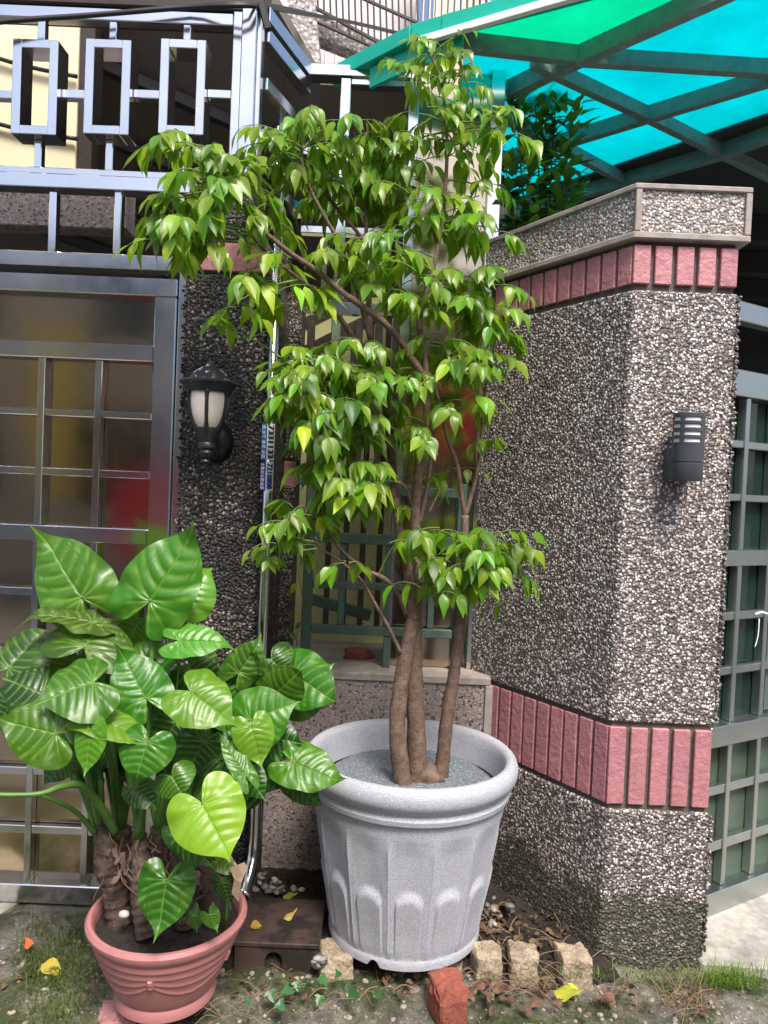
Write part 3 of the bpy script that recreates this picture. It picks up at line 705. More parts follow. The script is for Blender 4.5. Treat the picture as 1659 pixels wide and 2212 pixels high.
for k in range(19):
    x = 660+k*13.6
    a, b = P(x, line(x)+(16 if k % 2 else 4), 5.6), P(x-9, -230, 5.6)
    sloped('bar', a, b, .014, .014, M['blackbar'], gr)
ww = P(990, -20, 7.5)
tag(box('far_building', ww.x-.2, ww.x+3, 8.5, 9, 3, 7.0, M['cream'], None, 0), 'pale peach far building at the top edge above the flashing', 'building')

# ------------------------------------------------------------------ overhead cable
def cab(pts, r): return [tuple(P(x, y, Y))+(r,) for x, y, Y in pts]
ec = thing('overhead_cable', 'black electric cable sagging across the top of the lattice', 'cable', tuple(P(300, 28, 2.36)))
tube('strand', cab([(-200, 75, 2.3), (0, 48, 2.34), (200, 33, 2.36), (400, 17, 2.37), (550, 13, 2.375), (640, 27, 2.9), (760, 48, 3.7), (850, 68, 4.6), (930, 90, 5.4)], .0075), M['cable'], ec, 8, 6)
tube('strand', cab([(-200, 60, 2.32), (0, 43, 2.36), (200, 30, 2.38), (400, 13, 2.39), (550, 8, 2.395), (640, 22, 2.95), (760, 50, 3.75), (850, 72, 4.6), (930, 94, 5.4)], .005), M['cable'], ec, 8, 6)
bm = bmesh.new(); q = P(572, 36, 2.36); addbox(bm, -.012, .012, -.010, .010, -.045, .045, .004)
bmobj('cable_sleeve', bm, M['cable'], ec, xf=Matrix.Translation(q) @ Matrix.Rotation(-.3, 4, 'Y'))

# ------------------------------------------------------------------ across the street (mirrored in the steel)
ob = thing('street_building', 'tan building across the street mirrored in the steel panels', 'building', (0, -5.2, 0))
box('wall', -11, 11, -5.6, -5.2, 0, 4.6, M['facade'], ob, 0)
for k in range(8):
    x = -9.2+k*2.5
    for z in (1.0, 3.3):
        w = box('window', x, x+1.3, -5.205, -5.16, z, z+1.3, M['winglass'], ob, 0)
        box('sill', x-.08, x+1.38, -5.2, -5.08, z-.1, z-.003, M['white'], w, 0)
rs = thing('red_sign', 'red sign board across the street, a red glow in the recess panel', 'sign', (.95, -4.7, 0))
box('board', .45, 1.5, -4.72, -4.64, 2.0, 3.3, M['redsign'], rs, .01)
box('pole', .97, 1.03, -4.64-.1, -4.64-.05, -.03, 2.15, M['steelg'], rs, .004)
ys_ = thing('streak_board', 'unseen yellow board added across the street to mirror a golden streak in the door', 'sign', (-4.2, -4.6, 0))  # unseen board, added only for its golden reflection in the steel
box('board', -4.5, -4.05, -4.64, -4.56, 1.2, 3.4, M['streakboard'], ys_, .01)
box('pole', -4.31, -4.25, -4.7, -4.65, -.03, 3.3, M['steelg'], ys_, .004)
r2 = thing('red_sign', 'red sign board across the street, a red glow in the door', 'sign', (-2.9, -4.2, 0))
box('board', -3.3, -2.5, -4.24, -4.16, .5, 1.55, M['redsign'], r2, .01)
box('pole', -2.93, -2.87, -4.3, -4.245, -.03, 1.5, M['steelg'], r2, .004)
# ------------------------------------------------------------------ lantern on the dark pillar
lc = P(449, 900, 2.245)
U = 2.245/1600                                           # metres per picture unit at the lantern
lan = thing('wall_lantern', 'old black wall lantern with frosted bowl on the dark pillar', 'lamp', (lc.x, PY, lc.z-.1))
zl = lambda y: Zat(449, y, 2.245)
L0 = (lc.x, lc.y, 0)
def facet(n, amt): return lambda a, i, r, z: (r*(1+amt*(1-abs(math.cos(a*n/2)))), z)
lathe('roof', [(.002, zl(776)), (.006, zl(778)), (.009, zl(786)), (.012, zl(791)), (.030*1.0, zl(797)), (.047, zl(806)), (.056, zl(816)), (.060, zl(824))], M['lamproof'], lan, 48, L0, facet(6, .07))
lathe('brim', [(.058, zl(822)), (.084, zl(824)), (.087, zl(826)), (.087, zl(830)), (.078, zl(834)), (.072, zl(843)), (.066, zl(849)), (.058, zl(849))], M['lampmetal'], lan, 48, L0)
lathe('glass_bowl', [(.059, zl(846)), (.0595, zl(862)), (.0575, zl(880)), (.053, zl(897)), (.044, zl(914)), (.034, zl(926)), (.028, zl(930))], M['frost'], lan, 48, L0)
for k in range(6):
    a = 2*pi*k/6+.16
    pr = [(.062, 846), (.0625, 862), (.0605, 880), (.056, 897), (.047, 914), (.036, 927), (.03, 932)]
    tube('rib', [(lc.x+r*math.sin(a), lc.y-r*math.cos(a), zl(y), .0055 if 0 < i < 5 else .008) for i, (r, y) in enumerate(pr)], M['lampmetal'], lan, 6, 3)
lathe('stem', [(.036, zl(924)), (.037, zl(932)), (.032, zl(940)), (.024, zl(956)), (.027, zl(960)), (.026, zl(968)), (.019, zl(972)), (.022, zl(978)), (.018, zl(986)), (.010, zl(992)), (.002, zl(994))], M['lampmetal'], lan, 32, L0)
lathe('finial', [(.002, zl(990)), (.012, zl(993)), (.015, zl(997)), (.011, zl(1001)), (.002, zl(1003))], M['lamproof'], lan, 20, (lc.x-.002, lc.y, 0))
wp = P(466, 955, PY)
bm = bmesh.new(); bmesh.ops.create_cone(bm, cap_ends=True, segments=28, radius1=.058, radius2=.034, depth=.03)
bmobj('wall_plate', bm, M['lampmetal'], lan, True, Matrix.Translation((wp.x+.005, PY-.016, wp.z)) @ Matrix.Diagonal((.92, 1, 1.15, 1)) @ Matrix.Rotation(pi/2, 4, 'X'))
tube('arm', [(wp.x, PY-.03, wp.z-.01, .016), (lc.x+.006, PY-.075, zl(982), .014), (lc.x, lc.y+.01, zl(976), .013)], M['lampmetal'], lan, 10, 4)

# ------------------------------------------------------------------ cylinder light on the right pier
LY = FY-.013-.075
w0_, w1_ = P(1453, 965, LY), P(1519, 965, LY)
lx, lr = (w0_.x+w1_.x)/2, (w1_.x-w0_.x)/2
wz = lambda y: Zat(1485, y, LY)
wl = thing('cylinder_light', 'dark grey cylinder wall light with slotted top on the right pier', 'lamp', (lx, FY, wz(1040)))
LC = (lx, LY, 0)
def ring(name, z0, z1, mat, r0=lr, r1=lr-.003): return lathe(name, [(r1, z0), (r0-.001, z0), (r0, z0+.001), (r0, z1-.001), (r0-.001, z1), (r1, z1), (r1, z0)], mat, wl, 40, LC)
body = lathe('body', [(.001, wz(1039)), (lr-.002, wz(1039)), (lr, wz(1037)), (lr, wz(1002)), (lr-.002, wz(1001)), (lr-.002, wz(999)), (lr, wz(998)), (lr, wz(962)), (lr-.005, wz(962))], M['wlamp'], wl, 40, LC)
lathe('diffuser', [(lr-.0035, wz(965)), (lr-.0035, wz(897)), (.001, wz(897))], M['frostw'], wl, 32, LC)
slots = [(957, 949), (942, 934), (926, 918), (911, 903)]
edges = [962]+[v for s in slots for v in s]+[895]
for a, b in zip(edges[0::2], edges[1::2]): ring('louvre_ring', wz(a)-.0004, wz(b)+.0004, M['wlamp'])
lathe('top_plate', [(lr-.004, wz(897)), (lr, wz(895)), (lr-.002, wz(893)), (.001, wz(892))], M['wlamp'], wl, 40, LC)
for a0, hw in ((-.80, .15), (.86, .38), (2.4, .4), (-2.4, .6)):                         # solid webs between the slots
    vs, fs = [], []
    for i in range(9):
        a = a0-hw+2*hw*i/8
        for r in (lr-.0032, lr-.0004):
            for z in (wz(961), wz(896)): vs.append((lx+r*math.sin(a), LY-r*math.cos(a), z))
    for i in range(8):
        q = i*4; fs += [(q+2, q+6, q+7, q+3), (q, q+1, q+5, q+4)]
    fs += [(0, 2, 3, 1), (32, 33, 35, 34)]
    mesh('web', vs, fs, M['wlamp'], wl)
box('bracket', lx-lr+.002, lx+lr-.012, LY+.02, FY-.012, wz(1038), wz(966), M['wlamp'], wl, .004)

# ------------------------------------------------------------------ steel downpipe with stickers
PPY = 2.36
pr_ = .0155
ptop = P(598, 420, PPY)
pipe = thing('downpipe', 'polished steel downpipe with an elbow at its foot beside the pillar', 'pipe', (ptop.x, PPY, 0))
pe = [P(598, 300, PPY), P(545, 1850, PPY)]
pxm = Xat(577, 1100, PPY)
tube('pipe', [(pxm, PPY, 2.55, pr_), (pxm, PPY, 1.0, pr_), (pxm, PPY, .42, pr_)], M['pipe'], pipe, 20, 1)
eb = P(517, 2020, 2.26)
tube('elbow', [(pxm, PPY, .425, pr_+.002), (pxm, PPY, .30, pr_+.002), (pxm-.002, PPY-.012, .235, pr_+.003), (pxm-.006, PPY-.05, .185, pr_+.004), (pxm-.012, PPY-.10, .150, pr_+.005)], M['pipe'], pipe, 20, 5)
tube('bore_shade', [(pxm-.0119, PPY-.098, .1512, pr_+.002), (pxm-.0122, PPY-.1012, .1492, pr_+.002)], M['hole'], pipe, 18, 1)  # near-black plug paints the shade inside the pipe mouth
for y in (1215, 640):
    zc_ = Zat(575, y, PPY); lathe('clamp', [(pr_+.0005, zc_-.007), (pr_+.003, zc_-.007), (pr_+.003, zc_+.007), (pr_+.0005, zc_+.007)], M['blackbar'], pipe, 20, (pxm, PPY, 0))
sxc = pxm-.004
def wrap_patch(name, a0, a1, z0, z1, r, mat, parent):
    n = 14; vs, fs = [], []
    for i in range(n+1):
        a = a0+(a1-a0)*i/n
        for z in (z0, z1): vs.append((sxc+r*math.sin(a), PPY-pr_+.030-r*math.cos(a), z))
    for i in range(n): fs.append((2*i, 2*i+2, 2*i+3, 2*i+1))
    return mesh(name, vs, fs, mat, parent)
def wrap_text(name, body, z_top, z_bot, a_c, aw_, r, mat, parent, dz=0):
    """lettering read from top to bottom, wrapped round the pipe: letter tops point to the right"""
    cu = bpy.data.curves.new('lettering', 'FONT'); cu.body = body; cu.size = 1; cu.resolution_u = 3; cu.offset = .02; cu.space_character = 1.1
    to = bpy.data.objects.new('lettering', cu); C.objects.link(to)
    dg = bpy.context.evaluated_depsgraph_get(); dg.update()
    me = bpy.data.meshes.new_from_object(to.evaluated_get(dg))
    C.objects.unlink(to); bpy.data.objects.remove(to)
    xs = [v.co.x for v in me.vertices]; ys = [v.co.y for v in me.vertices]
    if not xs: return
    x0, x1, y0, y1 = min(xs), max(xs), min(ys), max(ys)
    x0 += dz*(x1-x0); x1 += dz*(x1-x0)
    for v in me.vertices:
        u = (v.co.x-x0)/(x1-x0); w = (v.co.y-y0)/(y1-y0)
        a = a_c+(w-.5)*aw_
        v.co = Vector((sxc+r*math.sin(a), PPY-pr_+.030-r*math.cos(a), z_top+(z_bot-z_top)*u))
    me.name = name
    return link(name, me, mat, parent)
def sticker(label, y0, y1, digits, small, band, ink, bandtop):
    z1, z0 = Zat(582, y0, PPY), Zat(582, y1, PPY)
    s = thing('sticker', label, 'sticker', (pxm, PPY-pr_, z0))
    wrap_patch('paper', -.08, .72, z0, z1, .0308, M['stwhite'], s)
    wrap_patch('colour_band', -.75, -.0805, z0, z1, .0308, band, s)
    for j_, dz_ in enumerate((0, .013, -.013)): wrap_text('digits', digits, z1-.006, z0+.006, .33, .56, .0324+.00012*j_, ink, s, dz_)
    wrap_text('small_print', small, z1-.004, z0+.004, -.42, .46, .0322, M['stwhite'], s)
sticker('white and blue sticker with black number 7331133 on the downpipe', 916, 994, '7331133', '通.水管 馬桶 抽肥', M['blue'], M['ink'], 0)
sticker('white and navy sticker with number 7210808 low on the downpipe', 998, 1060, '7210808', '水電/抽水肥/修漏', M['navy'], M['navy'], 0)

# ------------------------------------------------------------------ grey planter
PC = P(888, 1618, 2.30); RZ = PC.z; BZ = .062; RR = .332
pl = thing('grey_planter', 'large speckled grey fluted planter with arched relief and rolled rim', 'planter', (PC.x, 2.30, BZ))
H = RZ-BZ; rb, rt = .232, .293
prof = [(rb-.05, 0), (rb, 0), (rb+.004, .002), (rb+.005, .018), (rb+.003, .028)]
nb_ = 44
for i in range(nb_+1):
    t = i/nb_; z = .03+t*(H-.15-.03); prof.append((rb+.002+(rt-rb)*(t**1.05), z))
nlo, nhi = 5, 5+nb_
prof += [(rt+.004, H-.118), (rt+.018, H-.108), (rt+.021, H-.094), (rt+.015, H-.082), (rt+.018, H-.074), (rt+.034, H-.060), (RR, H-.045), (RR+.001, H-.028), (RR-.005, H-.010), (RR-.014, H-.001), (RR-.024, H), (RR-.034, H-.006), (RR-.040, H-.016), (RR-.044, H-.045), (RR-.052, H-.10), (RR-.056, H-.125)]
def pot_fn(a, i, r, z):
    if i < 4 and i > 0:
        d = (a-2*pi+.40) if a > pi else (a+.40)
        if abs(d) < .085: z = max(z, .022*(1-(d/.085)**2))
        return r, z
    if nlo <= i <= nhi:
        t = (i-nlo)/nb_
        u = (a*14/(2*pi)+.5) % 1.0-.5                    # -0.5..0.5 across one flute, 0 = lobe centre
        fade = min(1, t*14)*min(1, (1-t)*7)
        rid = .0060*math.exp(-((abs(u)-.5)/.055)**2)+.004*math.exp(-((abs(u)-.385)/.03)**2)*(1 if t < .62 else max(0, 1-(t-.62)*6))
        flute = -.0065*math.cos(pi*u)**2
        top = .57-.10*(1-math.sqrt(max(0, 1-(u/.34)**2))) if abs(u) < .34 else -1
        lobe = 0
        if abs(u) < .34:
            s = (top-t)*10
            if s > 0: lobe = .0125*min(1, s*1.4)*(1-.25*(u/.34)**2)*(1-.45*min(1, max(0, s-.6)/3.0))
        r += fade*(rid+flute+lobe)
    return r, z
lathe('body', prof, M['pot'], pl, 280, (PC.x, 2.30, BZ), pot_fn)
gz = H-.085
gv, gf = [], []
for i in range(15):
    for k in range(48):
        a = 2*pi*k/48; r = (RR-.066)*i/14
        z = gz+.006*noise.noise(Vector((r*math.sin(a)*18, r*math.cos(a)*18, 2)))-(.014 if i == 14 else 0)
        gv.append((PC.x+r*math.sin(a), 2.30-r*math.cos(a), BZ+z))
for i in range(14):
    for k in range(48): gf.append((i*48+k, i*48+(k+1) % 48, (i+1)*48+(k+1) % 48, (i+1)*48+k))
mesh('gravel_top', gv, gf, M['gravel'], pl, True)
mesh('gap_shade', [(PC.x+(RR-.048)*math.sin(2*pi*k/40), 2.30-(RR-.048)*math.cos(2*pi*k/40), BZ+gz-.016) for k in range(40)], [tuple(range(40))], M['hole'], pl)  # near-black disc paints the shade between gravel and planter wall

# ------------------------------------------------------------------ leaves
def leaflet_mesh(name, wid, fold, droop, tip, nl=7, nw=4, wavy=.0):
    """unit leaf from (0,0,0) along +Y, normal +Z"""
    vs, fs = [], []
    for j in range(nl+1):
        t = j/nl
        w = wid*(math.sin(pi*min(1, t**.78)))**.85*(1-t)**tip*1.35 if 0 < t < 1 else 0
        for i in range(nw+1):
            u = i/nw*2-1
            x = u*w; z = fold*abs(x)-droop*t*t+wavy*math.sin(t*9+u*2)*abs(u)
            vs.append((x, t*(1-.12*droop*t), z))
    for j in range(nl):
        for i in range(nw):
            a = j*(nw+1)+i; q = (a, a+1, a+nw+2, a+nw+1)
            if j == 0: q = (a, a+nw+2, a+nw+1)
            elif j == nl-1: q = (a, a+1, a+nw+1)
            fs.append(q)
    me = bpy.data.meshes.new(name); me.from_pydata(vs, [], fs); me.update()
    me.polygons.foreach_set('use_smooth', [True]*len(me.polygons))
    return me
LEAF = [leaflet_mesh('leaflet', .205, .25, .16, .40, wavy=.008), leaflet_mesh('leaflet', .225, .36, .30, .36, wavy=.016), leaflet_mesh('leaflet', .19, .16, .42, .46, wavy=.02), leaflet_mesh('leaflet', .21, .5, .12, .40, wavy=.01), leaflet_mesh('leaflet', .215, .28, -.06, .42, wavy=.014), leaflet_mesh('leaflet', .20, .10, .30, .42, wavy=.024)]
def frame(o, axis, nrm, s, sx=1):
    y = axis.normalized(); z = (nrm-y*nrm.dot(y))
    if z.length < 1e-4: z = Vector((0, -1, 0))-y*(-y.y)
    z.normalize(); x = y.cross(z)
    m = Matrix((x*s*sx, y*s, z*s)).transposed().to_4x4(); m.translation = o
    return m
class Foliage:
    """collects leaf placements; the largest are linked as parts of their own, the rest become one mesh"""
    def __init__(s): s.l = []
    def add(s, me, m, col, size): s.l.append((me, m, col, size))
    def build(s, parent, mat, name, stuff, limit=290):
        def key(e):
            p = e[1].translation; return e[3]/max(.4, (p-CAM).length)
        s.l.sort(key=key, reverse=True)
        # spread the single leaves: skip a leaf that sits right behind one already taken
        inv = Matrix.Translation(-Vector(parent.location))
        for me in {id(e[0]): e[0] for e in s.l}.values():
            if not me.materials: me.materials.append(mat)
        for me, m, col, size in s.l[:limit]:
            o = bpy.data.objects.new(name, me); C.objects.link(o); o.parent = parent; o.matrix_parent_inverse = inv
            o.matrix_basis = m; o.color = c4(col)
        rest = s.l[limit:]
        groups = {}
        for e in rest: groups.setdefault(tuple(round(c*12) for c in e[2]), []).append(e)
        vs, fs = [], []; cc = Vector((0, 0, 0))
        for me, m, col, size in rest:
            b = len(vs); vs += [m @ v.co for v in me.vertices]; fs += [tuple(b+i for i in p.vertices) for p in me.polygons]
            cc += Vector(col)
        if rest:
            o = mesh(stuff, vs, fs, mat, parent, True); o['kind'] = 'stuff'; o.color = c4(cc/len(rest))
UP = Vector((0, 0, 1)); TOCAM = Vector((0, -1, 0))

# ------------------------------------------------------------------ the tree in the grey planter
tree = thing('potted_tree', 'slender multi-stemmed tree with drooping light green leaflets in grey planter', 'tree', (PC.x, 2.30, BZ+gz))
BP = []
def br(pts, r0, r1, name='branch', y0=2.3, y1=2.3, sides=9, rough=.12, mat=None):
    n = len(pts); out = []
    for i, p in enumerate(pts):
        t = i/(n-1); Y = p[2] if len(p) > 2 else y0+(y1-y0)*t
        q = P(p[0], p[1], Y); out.append((q.x, q.y, q.z, r0+(r1-r0)*t))
    BP.extend(Vector(c[:3]) for c in catmull(out, 4))
    return tube(name, out, mat or M['bark'], tree, sides, 4, rough)
br([(872, 1705), (866, 1660), (858, 1585), (862, 1510), (873, 1438), (886, 1368), (893, 1340)], .0285, .022, 'trunk', 2.24, 2.27, 12)
br([(905, 1705), (901, 1655), (899, 1581), (896, 1492), (893, 1400), (895, 1330)], .033, .024, 'trunk', 2.28, 2.29, 12)
br([(945, 1700), (955, 1660), (962, 1581), (971, 1510), (981, 1455), (986, 1402), (991, 1331), (998, 1259), (1003, 1170), (1005, 1113)], .024, .0125, 'trunk', 2.30, 2.34, 12)
br([(999, 1440), (997, 1390), (1003, 1320), (1004, 1240)], .007, .006, 'branch', 2.33, 2.34)
br([(893, 1345), (887, 1290), (880, 1216), (866, 1166), (858, 1100), (848, 1010), (838, 900), (818, 790), (801, 737), (797, 683), (794, 600), (791, 500), (791, 412)], .020, .005, 'branch', 2.27, 2.42)
br([(895, 1335), (903, 1259), (900, 1180), (896, 1113), (905, 1005), (916, 952), (923, 880), (921, 826)], .019, .0125, 'branch', 2.29, 2.28)
br([(920, 828), (913, 812), (891, 776), (862, 733), (826, 694), (783, 662), (737, 630), (683, 584), (640, 556), (601, 526), (569, 498), (545, 458), (519, 437), (498, 422), (488, 385), (470, 350)], .0125, .0035, 'branch', 2.28, 2.06)
br([(838, 900), (815, 815), (769, 740), (744, 701), (726, 676), (694, 640), (647, 604), (583, 551), (545, 510), (525, 480)], .011, .004, 'branch', 2.33, 2.14)
br([(800, 735), (775, 640), (744, 544), (712, 487), (680, 430), (662, 387), (651, 344), (655, 320)], .008, .0035, 'branch', 2.36, 2.26)
br([(805, 620), (787, 526), (740, 465), (712, 430), (690, 395)], .007, .004, 'branch', 2.4, 2.4)
br([(921, 830), (916, 755), (905, 690), (925, 620), (937, 573), (952, 501), (961, 412), (966, 322), (962, 251), (955, 186), (938, 136), (925, 110)], .010, .003, 'branch', 2.29, 2.36)
br([(1005, 1115), (998, 1077), (988, 1005), (966, 945), (952, 880), (941, 834), (955, 780)], .0085, .004, 'branch', 2.34, 2.3)
br([(1005, 1113), (1016, 1077), (1030, 1023), (1041, 934), (1045, 862), (1055, 800)], .0085, .0035, 'branch', 2.34, 2.38)
br([(905, 1130), (915, 1090), (927, 1023), (937, 923)], .0075, .0065, 'branch', 2.31, 2.34)
br([(880, 1330), (855, 1273), (826, 1248), (787, 1230), (740, 1191), (712, 1152), (690, 1130), (660, 1110)], .009, .003, 'branch', 2.27, 2.16)
br([(866, 1412), (841, 1359), (819, 1320), (791, 1270), (769, 1241), (726, 1205), (690, 1184), (681, 1160)], .0065, .003, 'branch', 2.25, 2.14)
br([(850, 1000), (826, 927), (803, 887), (770, 870), (700, 850)], .006, .003, 'branch', 2.32, 2.2)
br([(1003, 1190), (1025, 1170), (1052, 1155), (1080, 1150)], .005, .003, 'branch', 2.34, 2.28)
br([(896, 1113), (880, 1060), (862, 1040), (845, 1020)], .006, .004, 'branch', 2.28, 2.3)
br([(925, 1110), (950, 1060), (975, 1090), (985, 1120)][:2], .004, .003, 'branch', 2.33, 2.36)
rc_ = P(915, 1680, 2.27)
rock('root_crown', (rc_.x, 2.285, rc_.z), (.062, .04, .035), M['bark'], tree, 3, 0, 3, .35, .1, 3)

fol = Foliage(); twv, twf = [], []
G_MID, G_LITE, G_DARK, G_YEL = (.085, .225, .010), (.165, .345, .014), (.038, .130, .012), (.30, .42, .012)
G_PALE = (.27, .46, .03)
def compound(n0, az, L, el, cols, size, nleaf=7, droop=1.0):
    d = Vector((math.cos(az)*math.cos(el), math.sin(az)*math.cos(el), math.sin(el)))
    pts = [n0.copy()]; p = n0.copy(); steps = 6
    for i in range(steps):
        d = (d+Vector((0, 0, -.17*droop))).normalized(); p = p+d*(L/steps); pts.append(p.copy())
    tube_data([(q.x, q.y, q.z, .0018-.0008*i/steps) for i, q in enumerate(pts)], 4, 1, 0, twv, twf, False)
    side = d.cross(UP)
    if side.length < .1: side = Vector((1, 0, 0))
    side.normalize()
    pairs = nleaf//2
    for k in range(pairs+1):
        t = .42+.58*k/pairs if pairs else 1
        f = t*steps; i0 = min(int(f), steps-1); q = pts[i0].lerp(pts[i0+1], f-i0); rd = (pts[i0+1]-pts[i0]).normalized()
        for sg in ((-1, 1) if k < pairs else (0,)):
            ax = rd*random.uniform(.25, .75)+side*sg*random.uniform(.45, .85)+Vector((0, 0, -random.uniform(.45, 1.25)*droop))
            if sg == 0: ax = rd+Vector((0, 0, -random.uniform(.3, .9)*droop))
            ax += Vector((random.gauss(0, .12), random.gauss(0, .12), random.gauss(0, .12)))
            out = Vector((rd.x, rd.y, 0))
            nr = UP*random.uniform(.5, 1.1)+out*random.uniform(.1, .8)+TOCAM*random.uniform(.1, .7)+side*sg*random.uniform(-.1, .5)
            s = size*random.uniform(.85, 1.38)
            c = random.choice(cols); v = random.uniform(.85, 1.15)
            st_ = q+ax.normalized()*.006
            tube_data([(q.x, q.y, q.z, .0010), (st_.x, st_.y, st_.z, .0009)], 3, 1, 0, twv, twf, False)
            fol.add(random.choice(LEAF), frame(st_, ax, nr, s, random.uniform(.85, 1.1)), [x*v for x in c], s)
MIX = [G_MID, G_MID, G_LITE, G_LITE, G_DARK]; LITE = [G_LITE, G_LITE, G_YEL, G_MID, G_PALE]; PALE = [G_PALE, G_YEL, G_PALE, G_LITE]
DARK = [G_DARK, G_MID, G_DARK, G_LITE]; MID = [G_MID, G_MID, G_DARK, G_LITE]
